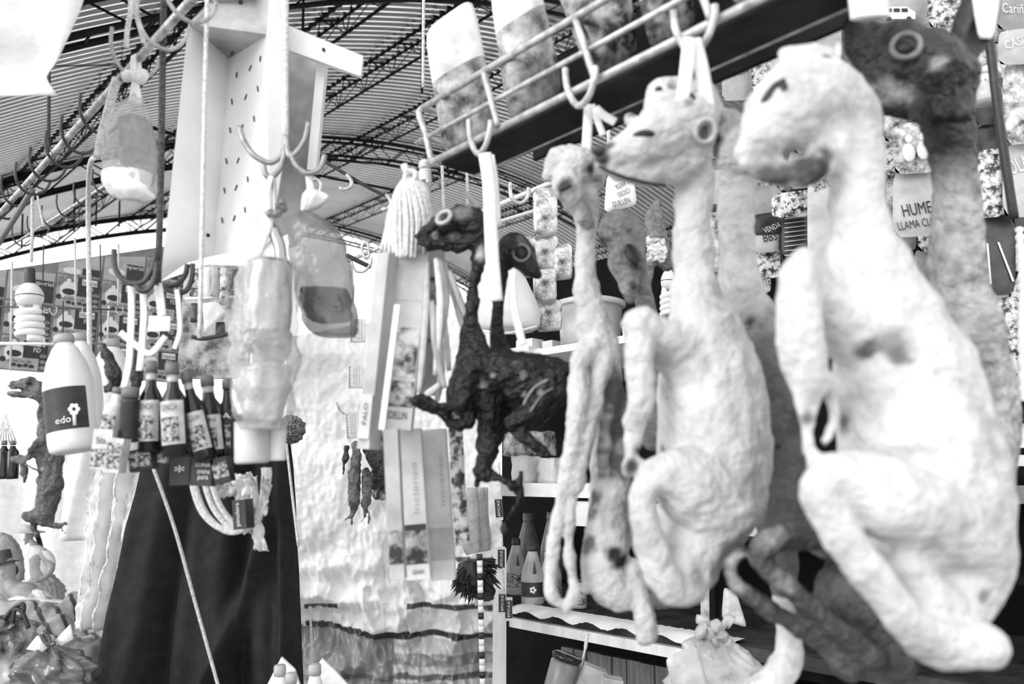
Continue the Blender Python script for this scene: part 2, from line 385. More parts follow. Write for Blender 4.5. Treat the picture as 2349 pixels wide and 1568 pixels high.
single('storage_box', MB().box(SP(.5, .45, zs2-.085), Bd*.42, Cc*.22, Z*.045), m_whiteboard, 'white flat box under the middle shelf', 'box', smooth=False)
# post, planks
t = thing('stall_post', 'white wooden post at the end of the counter', 'post', S0)
part(t, 'upright', MB().box(SP(0, -.03, .72), X*.024, Y*.02, Z*.72), m_lightwood, smooth=False)
t = thing('plank_panelling', 'dark vertical plank panelling under the counter', 'panelling', SP(.7, .32, 0))
for i in range(22):
    w = .058; part(t, 'plank', MB().box(SP(.03+i*.062, .30+.004*(i % 3), (zs3-.16)/2), Bd*(w/2), Cc*.008, Z*((zs3-.16)/2)), m_plank, smooth=False)
part(t, 'top_rail', MB().box(SP(.7, .27, zs3-.075), Bd*.72, Cc*.012, Z*.03), m_dark, smooth=False)
ct = thing('counter', 'counter board with white paper along its front edge holding clear bottles', 'counter', SP(.75, .2, zs3-.05))
part(ct, 'board', MB().prism([SP(.03, 0.02, zs3-.02), SP(2.9, .02, zs3-.02), SP(2.9, .74, zs3-.02), SP(-.5, .74, zs3-.02)], Z*.036), M('counter_wood', .05, .7, .5, 10, spec=.15), smooth=False)
part(ct, 'edge_strip', MB().box(SP(.47, .0, zs3-.03), Bd*.44, Cc*.012, Z*.016), m_lightwood, smooth=False)
def cpaper(u, v): p = SP(lerp(.03, .92, u), lerp(-.03, .07, v), zs3+.026); p.z -= .016*max(0, .45-v)*(2+math.sin(u*40))+.003*nz(Vector((u*60, v*3, 0))); return p
part(ct, 'paper_cover', MB().sheet(cpaper, 120, 6), m_whiteboard)
t = thing('stall_post', 'weathered pale metal upright rising from the counter behind the white fetuses', 'post', PS(1622, 1440, .1))
a, b = PS(1622, 1440, .1), PS(1620, 1150, .1)
part(t, 'upright', MB().box((a+b)/2, Bd*.016, Cc*.01, (b-a)/2), M('worn_metal', .5, .5, .4, 30), smooth=False)
part(t, 'side_flange', MB().box((a+b)/2+Bd*.026, Bd*.01, Cc*.012, (b-a)/2), m_dark, smooth=False)
# ================================================================ dried llama fetuses (one continuous body each)
m_wool = M('wool_hide', .9, .85, .07, 30, bump=.55, bscale=120, attr=True, spec=.15)
m_skin = M('dried_skin', .9, .38, .3, 60, bump=.8, bscale=110, attr=True, spec=.35)
m_eye = M('dark_socket', .012, .5, .2, 30)
m_hoof = M('horn_dark', .06, .4, .3, 40)
def body_mesh(name, chains, y0, vox, smooth, wob, wscale):
    """chains: lists of (px, py, depth offset m, radius px); swept, fused and smoothed into one skin"""
    mb = MB()
    for ch in chains:
        pts = [P(c[0], c[1], y0+c[2]) for c in ch]; rr = [c[3]*mpp(c[0], c[1], y0+c[2]) for c in ch]
        # resample
        q = [pts[0]]+pts+[pts[-1]]; r = [rr[0]]+rr+[rr[-1]]
        sp = []; sr = []
        for i in range(1, len(q)-2):
            n = max(3, int((q[i+1]-q[i]).length/max(.25*min(r[i], r[i+1]), .0025)))
            n = min(n, 40)
            for k in range(n):
                t = k/n
                sp.append(.5*((2*q[i])+(q[i+1]-q[i-1])*t+(2*q[i-1]-5*q[i]+4*q[i+1]-q[i+2])*t*t+(3*q[i]-q[i-1]-3*q[i+1]+q[i+2])*t**3))
                sr.append(r[i]+(r[i+1]-r[i])*(t*t*(3-2*t)))
        sp.append(pts[-1]); sr.append(rr[-1])
        # hemispherical ends
        a = (sp[0]-sp[1]).normalized() if len(sp) > 1 else Z; b = (sp[-1]-sp[-2]).normalized() if len(sp) > 1 else -Z
        hd = [(sp[0]+a*sr[0]*math.sin(w), sr[0]*math.cos(w)) for w in (1.45, 1.1, .7, .35)]
        tl = [(sp[-1]+b*sr[-1]*math.sin(w), sr[-1]*math.cos(w)) for w in (.35, .7, 1.1, 1.45)]
        sp = [h[0] for h in hd]+sp+[h[0] for h in tl]; sr = [h[1] for h in hd]+sr+[h[1] for h in tl]
        mb.tube(sp, sr, 14)
    me = bpy.data.meshes.new('tmp'); me.from_pydata([tuple(v) for v in mb.v], [], mb.f)
    o = bpy.data.objects.new('tmp', me); COL.objects.link(o)
    rm = o.modifiers.new('r', 'REMESH'); rm.mode = 'VOXEL'; rm.voxel_size = vox
    sm = o.modifiers.new('s', 'SMOOTH'); sm.iterations = smooth; sm.factor = .5
    dg = bpy.context.evaluated_depsgraph_get(); m2 = bpy.data.meshes.new_from_object(o.evaluated_get(dg))
    bpy.data.objects.remove(o); bpy.data.meshes.remove(me); m2.name = name
    if wob:
        n = len(m2.vertices); p = fget(m2.vertices, 'co', n, 3); nn = fget(m2.vertices, 'normal', n, 3)
        d = vnz(p, wscale*1.4)*wob+vnz(p, wscale*3.6, 9.1)*wob*.55+vnz(p, wscale*9, 3.3)*wob*.22-np.abs(vnz(p, wscale*2.1, 5.5))*wob*.6
        m2.vertices.foreach_set('co', (p+nn*d[:, None]).astype(np.float32).ravel())
    m2.polygons.foreach_set('use_smooth', [True]*len(m2.polygons)); m2.update()
    return m2
def surf(bvh, px, py):
    d = ray(px, py).normalized(); h = bvh.ray_cast(CAM, d)
    return (h[0], h[1]) if h[0] else (None, None)
def animal(name, label, cat, chains, y0, base=.85, vox=.0035, smooth=5, wob=.003, wscale=26, paint=(), grad=None, mat=None, eyes=(), rings=(), lines=(), mottle=0, group=None, lid=None):
    me = body_mesh('body', chains, y0, vox, smooth, wob, wscale)
    n = len(me.vertices); pv = fget(me.vertices, 'co', n, 3)
    bvh = BVHTree.FromPolygons(pv.tolist(), [tuple(p.vertices) for p in me.polygons])
    zs = float(pv[:, 2].min()); c = Vector(pv.mean(0))
    t = thing(name, label, cat, Vector((c.x, c.y, zs)), group)
    spots = []
    for px, py, r, val in paint:
        h, _ = surf(bvh, px, py)
        spots.append((h if h else bvh.find_nearest(P(px, py, y0))[0], r*mpp(px, py, y0), val))
    ca = me.color_attributes.new('Col', 'FLOAT_COLOR', 'POINT')
    k = np.full(n, float(base))
    if grad: k = grad(pv, k)
    if mottle: k = k*(1-mottle*np.clip(vnz(pv, 30)+.6*vnz(pv, 75, 4.)+.4*vnz(pv, 190, 8.)+.1, 0, 1))
    jit = vnz(pv, 45, 2.)*.42+vnz(pv, 130, 7.)*.3
    for h, r, val in spots:
        d = np.linalg.norm(pv-np.array(h), axis=1)/r+jit; w = np.clip((1.25-d)/.75, 0, 1); k = k*(1-w)+val*w
    ca.data.foreach_set('color', np.stack([k, k, k, np.ones(n)], 1).astype(np.float32).ravel())
    base_loc = t.location.copy()
    me.vertices.foreach_set('co', (pv-np.array(base_loc)).astype(np.float32).ravel()); me.update()
    me.materials.append(mat or m_wool)
    b = bpy.data.objects.new('body', me); COL.objects.link(b); b.parent = t
    for (px, py, rx, ry, ang) in eyes:      # sunken dark eye: a flattened lens lying in the surface
        h, n = surf(bvh, px, py)
        if not h: continue
        s = mpp(px, py, h.y); ca_, sa = math.cos(math.radians(ang)), math.sin(math.radians(ang))
        e1 = (RT*ca_+UP*sa); e1 = (e1-n*e1.dot(n)).normalized(); e2 = n.cross(e1)
        mb = MB(); K = 18
        vs = [h+n*.0035]+[h+n*.0022+(e1*math.cos(2*math.pi*j/K)*rx+e2*math.sin(2*math.pi*j/K)*ry)*s*.6 for j in range(K)]+[h-n*.003+(e1*math.cos(2*math.pi*j/K)*rx+e2*math.sin(2*math.pi*j/K)*ry)*s for j in range(K)]
        mb.add(vs, [(0, 1+j, 1+(j+1) % K) for j in range(K)]+[(1+j, 1+K+j, 1+K+(j+1) % K, 1+(j+1) % K) for j in range(K)])
        part(t, 'eye', mb, m_eye)
    for (px, py, r, tr) in rings:           # raised eye rim
        h, n = surf(bvh, px, py)
        if not h: continue
        s = mpp(px, py, h.y); e1 = (RT-n*RT.dot(n)).normalized(); e2 = n.cross(e1)
        pts = arc(h+n*.001, e1, e2, r*s, 0, 360, 22)
        part(t, 'eye_rim', MB().tube(pts, tr*s, 7, cap=False), lid or m_skin)
    for pts, r, mt in lines:                # creases, mouth, veins laid on the surface
        q = []
        for px, py in pts:
            h, n = surf(bvh, px, py)
            if h: q.append(h+n*.0005)
        if len(q) > 1: part(t, 'mouth' if mt is m_eye else 'tendon', MB().tube(spl(q, 4), [r*mpp(pts[0][0], pts[0][1], y0)*(.35 if i in (0, (len(q)-1)*4) else 1) for i in range((len(q)-1)*4+1)], 6), mt)
    return t, bvh
def ear(t, y0, base, tip, w, mat, bend=(0, 0), val=.8, of=None):
    """cupped leaf-shaped ear from base to tip (px)"""
    b = P(base[0], base[1], y0); e = P(tip[0], tip[1], y0); ax = (e-b); L = ax.length; ax = ax.normalized(); sd = ax.cross(Y).normalized(); nn = sd.cross(ax); s = mpp(base[0], base[1], y0)
    def fn(u, v):
        ww = w*s*math.sin(math.pi*min(1, .12+v*.88))**.7*(1-.25*v); a = (u-.5)*2.4
        return b+ax*L*v+sd*math.sin(a)*ww+nn*(math.cos(a)-1)*ww*.8
    mb = MB().sheet(fn, 8, 8, th=nn*.004)
    return part(t, 'ear', mb, mat)
def nub(t, name, px, py, y, r, ex, mat):
    return part(t, name, MB().ball(P(px, py, y), r*mpp(px, py, y), ex, 16, 10), mat)
m_ear_w = M('ear_hide', .62, .8, .2, 40, bump=.4); m_ear_d = M('ear_dark', .06, .6, .4, 40, bump=.4)
m_rim_pale = M('rim_pale', .5, .5, .2, 50); m_rim_mid = M('rim_mid', .22, .5, .3, 50)
LLG = 'dried llama fetuses hanging in a row'
# --- big white one
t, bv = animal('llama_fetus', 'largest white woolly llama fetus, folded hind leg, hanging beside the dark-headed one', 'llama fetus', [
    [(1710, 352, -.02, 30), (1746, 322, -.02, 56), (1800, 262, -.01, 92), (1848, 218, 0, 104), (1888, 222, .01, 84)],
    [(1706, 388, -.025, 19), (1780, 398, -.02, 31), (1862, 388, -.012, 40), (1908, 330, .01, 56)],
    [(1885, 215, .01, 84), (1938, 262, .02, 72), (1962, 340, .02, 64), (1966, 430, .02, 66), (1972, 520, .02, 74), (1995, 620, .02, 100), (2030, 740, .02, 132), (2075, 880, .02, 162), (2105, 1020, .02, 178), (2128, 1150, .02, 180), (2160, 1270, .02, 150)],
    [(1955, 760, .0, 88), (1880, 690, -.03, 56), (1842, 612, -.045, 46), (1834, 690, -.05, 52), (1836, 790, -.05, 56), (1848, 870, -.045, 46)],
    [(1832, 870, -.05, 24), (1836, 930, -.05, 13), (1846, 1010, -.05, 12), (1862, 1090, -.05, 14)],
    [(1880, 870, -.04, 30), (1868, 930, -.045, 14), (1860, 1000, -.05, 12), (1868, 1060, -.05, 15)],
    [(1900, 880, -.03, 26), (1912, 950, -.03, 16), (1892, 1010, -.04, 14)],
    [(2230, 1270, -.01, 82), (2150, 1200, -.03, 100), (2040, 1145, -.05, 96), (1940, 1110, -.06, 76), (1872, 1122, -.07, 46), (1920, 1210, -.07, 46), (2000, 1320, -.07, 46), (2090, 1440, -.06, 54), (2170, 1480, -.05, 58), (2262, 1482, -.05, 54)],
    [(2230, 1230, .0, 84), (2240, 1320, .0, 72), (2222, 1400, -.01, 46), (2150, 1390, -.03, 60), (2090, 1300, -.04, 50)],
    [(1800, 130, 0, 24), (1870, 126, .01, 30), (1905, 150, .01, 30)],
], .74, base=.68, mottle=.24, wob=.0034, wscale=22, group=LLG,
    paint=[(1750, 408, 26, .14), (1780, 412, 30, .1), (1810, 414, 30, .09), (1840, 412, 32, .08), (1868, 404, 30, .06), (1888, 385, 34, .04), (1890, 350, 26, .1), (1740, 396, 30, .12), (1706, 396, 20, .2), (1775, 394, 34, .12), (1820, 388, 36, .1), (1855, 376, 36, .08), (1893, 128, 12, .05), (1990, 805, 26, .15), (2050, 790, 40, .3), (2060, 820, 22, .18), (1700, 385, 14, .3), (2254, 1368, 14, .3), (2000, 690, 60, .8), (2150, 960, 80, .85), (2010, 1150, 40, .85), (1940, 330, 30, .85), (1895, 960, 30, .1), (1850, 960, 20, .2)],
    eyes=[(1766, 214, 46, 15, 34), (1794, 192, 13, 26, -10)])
ear(t, .76, (1890, 160), (1925, 95), 22, m_ear_w)
# --- dark headed one behind it
def g2(p, k):
    q = p[:, 2]; zt = P(2190, 330, .87).z; zb = P(2190, 450, .87).z
    zl = P(2000, 1180, .87).z; zl2 = P(2000, 1120, .87).z
    a = np.clip((zt-q)/(zt-zb), 0, 1); v = .05+(.6-.05)*a
    b = np.clip((zl2-q)/(zl2-zl), 0, 1); return v*(1-b)+.10*b
t, bv = animal('llama_fetus', 'dark-headed llama fetus with a ringed eye and mottled pale neck behind the largest one', 'llama fetus', [
    [(1958, 58, -.01, 26), (1985, 95, 0, 54), (2050, 130, 0, 84), (2120, 160, 0, 96), (2170, 175, .01, 74)],
    [(1962, 165, 0, 24), (2010, 215, 0, 34), (2090, 235, 0, 40), (2150, 230, .01, 50)],
    [(2165, 190, .01, 70), (2178, 290, .02, 56), (2192, 400, .03, 52), (2196, 520, .04, 56), (2195, 640, .05, 66), (2205, 780, .07, 96), (2215, 960, .09, 108), (2190, 1120, .09, 110), (2090, 1270, .08, 100), (1960, 1370, .05, 92), (2010, 1470, .05, 60)],
    [(2120, 250, -.03, 34), (2160, 256, -.06, 36), (2200, 262, -.065, 26), (2222, 274, -.06, 15)],
    [(2215, 700, .05, 60), (2262, 720, .03, 34), (2275, 770, .03, 24)],
    [(2060, 1290, .06, 70), (1940, 1250, .02, 50), (1840, 1226, -.0, 36), (1762, 1240, -.02, 32), (1745, 1285, -.02, 27), (1830, 1365, -.02, 26), (1930, 1450, -.02, 30), (2000, 1510, -.01, 34)],
    [(1700, 1265, -.0, 18), (1674, 1300, -.01, 20), (1690, 1340, -.01, 21), (1780, 1405, -.01, 21), (1890, 1475, -.0, 25), (1950, 1540, 0, 28)],
    [(2040, 1500, .03, 50), (2060, 1600, .03, 40)],
], .87, base=.1, wob=.003, wscale=30, grad=g2, mottle=.35, group=LLG,
    paint=[(2150, 262, 56, .008), (2190, 264, 34, .006), (2120, 262, 30, .012), (2206, 262, 10, .12), (1945, 60, 26, .02), (2060, 200, 40, .3), (2160, 140, 24, .4), (2010, 210, 24, .22), (2078, 165, 30, .03), (1955, 180, 20, .02), (1690, 1290, 34, .45), (1760, 1230, 40, .4), (1690, 1330, 30, .35), (1800, 1335, 40, .28), (1900, 1330, 60, .22), (1860, 1310, 30, .4)],
    rings=[(2078, 106, 30, 7)], lid=m_rim_mid, eyes=[(2074, 112, 20, 18, 0)], mat=m_skin)
ear(t, .87, (2205, 150), (2292, -25), 34, m_ear_d); ear(t, .90, (2185, 120), (2228, -30), 24, m_ear_d)
# --- middle white one
t, bv = animal('llama_fetus', 'white woolly llama fetus with dark nose and tied ribbon over its ears', 'llama fetus', [
    [(1376, 352, -.03, 17), (1412, 350, -.03, 36), (1460, 342, -.02, 56), (1520, 310, -.01, 78), (1575, 280, 0, 84), (1600, 255, .01, 58)],
    [(1372, 376, -.025, 13), (1430, 392, -.02, 26), (1500, 398, -.01, 38), (1570, 370, 0, 50)],
    [(1500, 260, -.01, 34), (1512, 212, 0, 26), (1560, 210, .01, 36), (1620, 220, .01, 34)],
    [(1446, 272, .02, 14), (1466, 288, .01, 26), (1500, 290, 0, 40)],
    [(1612, 268, -.01, 34), (1618, 300, -.02, 28), (1600, 325, -.01, 30)],
    [(1578, 330, .01, 60), (1588, 400, .02, 48), (1590, 500, .02, 44), (1588, 600, .02, 46), (1592, 680, .02, 62), (1612, 770, .02, 102), (1632, 890, .02, 124), (1640, 1010, .02, 130), (1632, 1130, .02, 124), (1606, 1220, .02, 100), (1590, 1290, .02, 66)],
    [(1560, 800, 0, 70), (1490, 760, -.02, 46), (1462, 740, -.03, 34), (1464, 830, -.035, 38), (1468, 920, -.035, 36), (1452, 1010, -.03, 24), (1440, 1080, -.03, 18)],
    [(1650, 1170, -.01, 90), (1580, 1110, -.03, 86), (1522, 1090, -.045, 56), (1480, 1120, -.05, 34), (1482, 1200, -.05, 36), (1504, 1290, -.05, 42), (1545, 1350, -.04, 40), (1590, 1350, -.03, 34)],
    [(1600, 1240, 0, 80), (1560, 1300, -.02, 60), (1590, 1330, -.02, 45)],
], .90, base=.66, mottle=.26, wob=.0034, wscale=24, group=LLG,
    paint=[(1374, 346, 30, .03), (1384, 368, 16, .1), (1395, 336, 16, .12), (1450, 262, 14, .2), (1616, 300, 22, .05), (1610, 310, 18, .12), (1462, 1032, 18, .04), (1500, 1030, 14, .05), (1448, 1068, 22, .06), (1560, 395, 20, .5), (1640, 300, 20, .2), (1570, 430, 30, .6), (1600, 1325, 22, .4), (1540, 200, 12, .3), (1580, 235, 14, .25), (1600, 900, 40, .8)],
    eyes=[(1478, 306, 30, 12, 8), (1511, 205, 11, 11, 0), (1588, 222, 8, 16, 20)], rings=[(1616, 300, 26, 6)], lid=m_ear_w,
    lines=[([(1372, 380), (1420, 402), (1480, 418), (1530, 425)], 4, m_eye)])
nub(t, 'nose', 1372, 344, .862, 15, (1.1, .9, .8), m_hoof); nub(t, 'nose', 1378, 366, .864, 9, (1.4, .9, .7), m_hoof)
# --- grey-bodied one half hidden between the two white ones
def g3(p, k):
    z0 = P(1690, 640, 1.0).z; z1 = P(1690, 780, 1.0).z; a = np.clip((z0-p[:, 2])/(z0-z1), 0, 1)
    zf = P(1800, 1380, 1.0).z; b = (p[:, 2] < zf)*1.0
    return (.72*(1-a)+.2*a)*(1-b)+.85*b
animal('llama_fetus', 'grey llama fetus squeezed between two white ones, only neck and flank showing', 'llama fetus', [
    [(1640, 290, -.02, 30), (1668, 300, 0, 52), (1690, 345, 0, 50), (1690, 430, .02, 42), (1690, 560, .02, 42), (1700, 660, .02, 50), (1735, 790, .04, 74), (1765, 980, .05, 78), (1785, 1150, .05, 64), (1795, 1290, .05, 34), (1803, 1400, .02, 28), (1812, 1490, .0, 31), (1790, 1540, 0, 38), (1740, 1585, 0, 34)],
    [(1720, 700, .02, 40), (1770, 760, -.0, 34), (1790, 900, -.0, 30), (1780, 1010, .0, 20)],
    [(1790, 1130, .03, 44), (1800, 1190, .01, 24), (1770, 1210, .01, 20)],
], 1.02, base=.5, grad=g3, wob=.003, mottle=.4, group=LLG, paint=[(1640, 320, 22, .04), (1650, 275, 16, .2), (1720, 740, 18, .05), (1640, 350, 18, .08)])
# --- thin pale one with long straight legs
t, bv = animal('llama_fetus', 'thin cream llama fetus with long straight hanging legs beside the white ribboned one', 'llama fetus', [
    [(1258, 398, -.0, 19), (1284, 382, 0, 46), (1320, 386, 0, 54), (1350, 408, .01, 42)],
    [(1300, 420, -.02, 40), (1318, 455, -.03, 34), (1338, 492, -.03, 26), (1348, 512, -.02, 18)],
    [(1355, 400, 0, 30), (1378, 392, 0, 16)],
    [(1340, 450, .01, 36), (1345, 540, .02, 26), (1342, 610, .02, 26), (1350, 690, .02, 34), (1366, 760, .02, 46), (1378, 830, .02, 46), (1392, 930, .03, 44), (1400, 1040, .03, 44), (1402, 1130, .02, 54), (1394, 1220, .01, 56), (1386, 1310, 0, 48), (1420, 1362, 0, 42), (1450, 1340, 0, 34)],
    [(1350, 800, 0, 30), (1324, 840, -.02, 22), (1326, 910, -.03, 24), (1316, 1000, -.03, 23), (1300, 1090, -.03, 20), (1278, 1190, -.03, 15), (1264, 1290, -.03, 16), (1264, 1360, -.03, 17), (1285, 1384, -.03, 11)],
    [(1385, 830, 0, 28), (1366, 920, -.02, 20), (1346, 1010, -.025, 18), (1328, 1090, -.03, 18), (1310, 1170, -.03, 13), (1306, 1270, -.03, 12), (1316, 1360, -.03, 17), (1300, 1400, -.03, 10)],
    [(1400, 900, .01, 22), (1388, 1020, 0, 18), (1384, 1100, 0, 15), (1350, 1200, 0, 10), (1345, 1350, 0, 12)],
    [(1450, 1300, 0, 24), (1470, 1370, -.01, 22), (1484, 1440, -.01, 26), (1478, 1462, -.01, 20)],
], 1.06, base=.64, mottle=.2, wob=.003, wscale=30, vox=.003, group=LLG,
    paint=[(1296, 430, 22, .04), (1306, 446, 26, .12), (1328, 470, 34, .3), (1350, 505, 34, .35), (1354, 390, 18, .05), (1368, 410, 16, .2), (1345, 440, 26, .45), (1424, 1290, 22, .02), (1410, 1270, 18, .04), (1420, 900, 50, .13), (1415, 980, 55, .12), (1412, 1060, 55, .14), (1440, 1180, 60, .35), (1345, 1140, 22, .15), (1270, 1130, 12, .2), (1350, 1250, 20, .15), (1340, 1180, 18, .06)],  # broad dark flank spots are the shade between the legs, painted into the colour
    eyes=[(1300, 430, 18, 7, 8)])
# --- grey skull-like small one
animal('llama_fetus', 'small bald grey llama fetus with large dark eye sockets, head hanging down', 'llama fetus', [
    [(1422, 530, 0, 52), (1440, 545, 0, 44), (1436, 600, -.01, 44), (1440, 645, -.02, 26), (1446, 686, -.02, 12)],
    [(1450, 600, .02, 34), (1478, 690, .03, 22), (1490, 760, .05, 34), (1510, 880, .06, 40), (1500, 1000, .06, 34)],
], 1.2, base=.33, mat=m_skin, wob=.0015, vox=.003, group=LLG, paint=[(1376, 560, 26, .03), (1450, 580, 22, .02), (1462, 604, 18, .03), (1384, 585, 18, .05), (1442, 530, 8, .1), (1452, 655, 10, .08), (1430, 660, 14, .55)],
    eyes=[(1450, 575, 16, 34, 25), (1372, 560, 9, 34, -8)])
# --- dark dried one with the running pose
t, bv = animal('llama_fetus', 'black shrivelled llama fetus with a pale ringed eye and bent legs beside incense boxes', 'llama fetus', [
    [(952, 543, -.005, 7), (978, 530, 0, 16), (1010, 518, 0, 28), (1050, 508, 0, 38), (1085, 512, 0, 36), (1104, 535, 0, 26)],
    [(962, 556, 0, 8), (1010, 562, 0, 14), (1060, 560, 0, 20), (1096, 548, 0, 22)],
    [(1100, 545, 0, 22), (1094, 600, 0, 16), (1086, 660, 0, 15), (1082, 720, 0, 19), (1085, 780, 0, 32), (1100, 840, 0, 54), (1150, 855, 0, 60), (1210, 868, 0, 62), (1262, 872, .01, 58), (1290, 868, .02, 44)],
    [(1085, 850, -.01, 44), (1062, 900, -.01, 36), (1070, 935, -.02, 24)],
    [(1065, 915, -.03, 24), (1020, 935, -.04, 17), (960, 914, -.05, 12), (952, 922, -.05, 10), (1000, 948, -.04, 10), (1060, 974, -.03, 14), (1080, 960, -.02, 16)],
    [(1280, 880, -.01, 46), (1230, 940, -.03, 34), (1180, 966, -.04, 24), (1178, 982, -.04, 18), (1216, 1014, -.04, 13), (1258, 1046, -.04, 12)],
    [(1120, 920, 0, 34), (1122, 990, .0, 28), (1110, 1060, -.01, 20), (1104, 1082, -.01, 18), (1140, 1096, -.02, 13), (1182, 1112, -.02, 11), (1196, 1084, -.02, 7)],
    [(1182, 1108, -.02, 10), (1194, 1140, -.02, 9), (1172, 1180, -.03, 7), (1152, 1212, -.03, 8), (1168, 1216, -.03, 5)],
    [(1104, 1085, 0, 12), (1092, 1112, 0, 9)],
    [(1150, 950, .02, 30), (1130, 1020, .02, 22), (1110, 1090, .01, 14)],
    [(1105, 505, .0, 14), (1116, 530, -.0, 14), (1112, 560, .0, 12)],
], 1.15, base=.013, mat=m_skin, wob=.0045, wscale=34, vox=.0026, smooth=3, group=LLG,
    paint=[(1060, 490, 22, .2), (1020, 500, 22, .3), (1000, 540, 10, .3), (1105, 590, 12, .75), (1110, 578, 14, .8), (1040, 540, 12, .12), (1110, 880, 8, .4), (1200, 860, 10, .2), (1130, 860, 8, .3), (1205, 905, 9, .45), (1180, 830, 8, .25), (1240, 900, 8, .3), (1240, 880, 14, .15)],
    rings=[(1019, 499, 18, 5)], lid=m_rim_pale, eyes=[(1019, 499, 12, 13, 0)],
    lines=[([(960, 548), (1000, 552), (1060, 556), (1095, 548)], 3, m_eye), ([(1200, 930), (1225, 890), (1260, 870)], 4, m_rim_mid), ([(1215, 945), (1245, 905), (1270, 890)], 3, m_rim_mid)])
ear(t, 1.15, (1100, 480), (1062, 432), 9, m_rim_mid)
animal('llama_fetus', 'small dark llama fetus with a round skull-like head turned away from the black shrivelled one', 'llama fetus', [
    [(1180, 572, 0, 42), (1196, 584, 0, 36), (1215, 612, -.01, 24), (1234, 630, -.01, 12)],
    [(1158, 590, .01, 24), (1148, 650, .02, 15), (1142, 720, .03, 14), (1142, 780, .05, 20), (1160, 840, .08, 34), (1210, 880, .09, 34)],
], 1.22, base=.03, mat=m_skin, wob=.0015, vox=.0026, smooth=3, group=LLG, paint=[(1160, 580, 14, .01), (1196, 548, 14, .16), (1228, 590, 10, .15), (1190, 625, 14, .1)],
    eyes=[(1158, 580, 12, 16, 0), (1196, 580, 17, 18, 20)], rings=[(1196, 580, 19, 3.5)], lid=m_rim_mid)
# --- dark one hanging alone at the far left
t, bv = animal('llama_fetus', 'brown dried llama fetus with open beak-like mouth hanging beside the white jug', 'llama fetus', [
    [(18, 884, 0, 5), (40, 880, 0, 10), (66, 880, 0, 17), (86, 886, 0, 15)],
    [(22, 902, 0, 4), (50, 906, 0, 7), (80, 905, 0, 12), (92, 900, 0, 12)],
    [(92, 895, 0, 12), (92, 930, 0, 9), (96, 965, 0, 11), (104, 1000, 0, 20), (116, 1040, 0, 32), (118, 1090, 0, 30), (112, 1140, 0, 28), (104, 1176, 0, 27)],
    [(100, 1010, -.02, 20), (74, 1030, -.03, 12), (66, 1050, -.03, 8), (40, 1050, -.03, 6), (32, 1054, -.03, 6), (60, 1066, -.04, 6), (92, 1082, -.04, 6)],
    [(50, 1060, -.0, 6), (58, 1090, 0, 8), (56, 1104, 0, 6)],
    [(100, 1170, 0, 24), (70, 1182, -.01, 14), (56, 1176, -.01, 8), (90, 1196, -.01, 8), (130, 1206, 0, 7), (150, 1200, 0, 8)],
    [(84, 1190, 0, 7), (74, 1210, 0, 7), (82, 1226, 0, 6)],
    [(130, 1206, 0, 6), (150, 1222, 0, 2)],
], 1.75, base=.17, mat=m_skin, wob=.006, wscale=22, vox=.0035, smooth=3, mottle=.3, group=LLG, paint=[(30, 895, 9, .6), (96, 1075, 8, .5)], eyes=[(66, 878, 8, 5, 0)])
# --- little mummified ones on the tarpaulin
for i, (lab, chs) in enumerate((
    ('fuller tiny dried fetus with two dangling feet hanging on the pale tarpaulin', [[(815, 1022, 0, 9), (818, 1050, 0, 13), (812, 1090, 0, 15), (814, 1140, 0, 14), (812, 1160, 0, 10)], [(806, 1160, 0, 5), (804, 1180, 0, 4), (792, 1192, -.01, 3)], [(816, 1160, 0, 5), (810, 1180, 0, 4), (806, 1200, -.01, 3)]]),
    ('slimmer tiny dried fetus with splayed feet hanging on the pale tarpaulin', [[(838, 1080, 0, 9), (842, 1110, 0, 13), (841, 1150, 0, 13), (840, 1166, 0, 8)], [(838, 1165, 0, 5), (836, 1185, 0, 4), (824, 1199, -.01, 3)], [(845, 1160, 0, 4), (847, 1185, 0, 3), (844, 1200, -.01, 3)]]),
    ('little dark dried claw hanging beside the tiny dried fetuses', [[(795, 1026, 0, 9), (793, 1050, 0, 8), (789, 1075, 0, 4), (788, 1090, 0, 2)]]),
    ('dark dried hide bundle behind the tiny dried fetuses', [[(845, 1030, .05, 12), (862, 1050, .05, 22), (872, 1080, .05, 18), (860, 1110, .05, 10)]]))):
    animal('dried_fetus' if i < 2 else 'dried_specimen', lab, 'fetus' if i < 2 else 'specimen', chs, 2.75, base=.2 if i < 2 else .07, mat=m_skin, wob=.006, wscale=28, vox=.004, smooth=2, mottle=.75)
# ================================================================ hanging rails, cords, hooks, bags, bottles
def PZ(px, py, z):
    d = ray(px, py); return CAM+d*((z-CAM.z)/d.z)
def on_plane(px, py, a, b, c, off=0):
    n = (b-a).cross(c-a).normalized(); d = ray(px, py)
    if n.dot(d) > 0: n = -n
    return CAM+d*((a-CAM).dot(n)/d.dot(n))+n*off
m_pipe = M('galvanised_pipe', .62, .4, .35, 40, metal=.3); m_hookd = M('dark_hook_steel', .05, .4, .4, 60); m_hookl = M('pale_hook_steel', .45, .4, .3, 60)
m_cord = M('white_cord', .75, .7, .25, 200, bump=.4, bscale=300); m_cordd = M('dark_cord', .05, .7, .4, 120, bump=.5, bscale=300)
m_plw = M('white_plastic_film', .88, .35, .08, 12, bump=.5, bscale=35); m_clear = M('clear_film', .62, .12, .15, 12, bump=.9, bscale=34, trans=.58, spec=1.0)
m_clear2 = M('clear_film_thick', .85, .15, .1, 12, bump=.7, bscale=40, trans=.32, spec=.8); m_smoke = M('smoky_film', .2, .25, .35, 12, bump=.8, bscale=25, trans=.35, spec=.9)
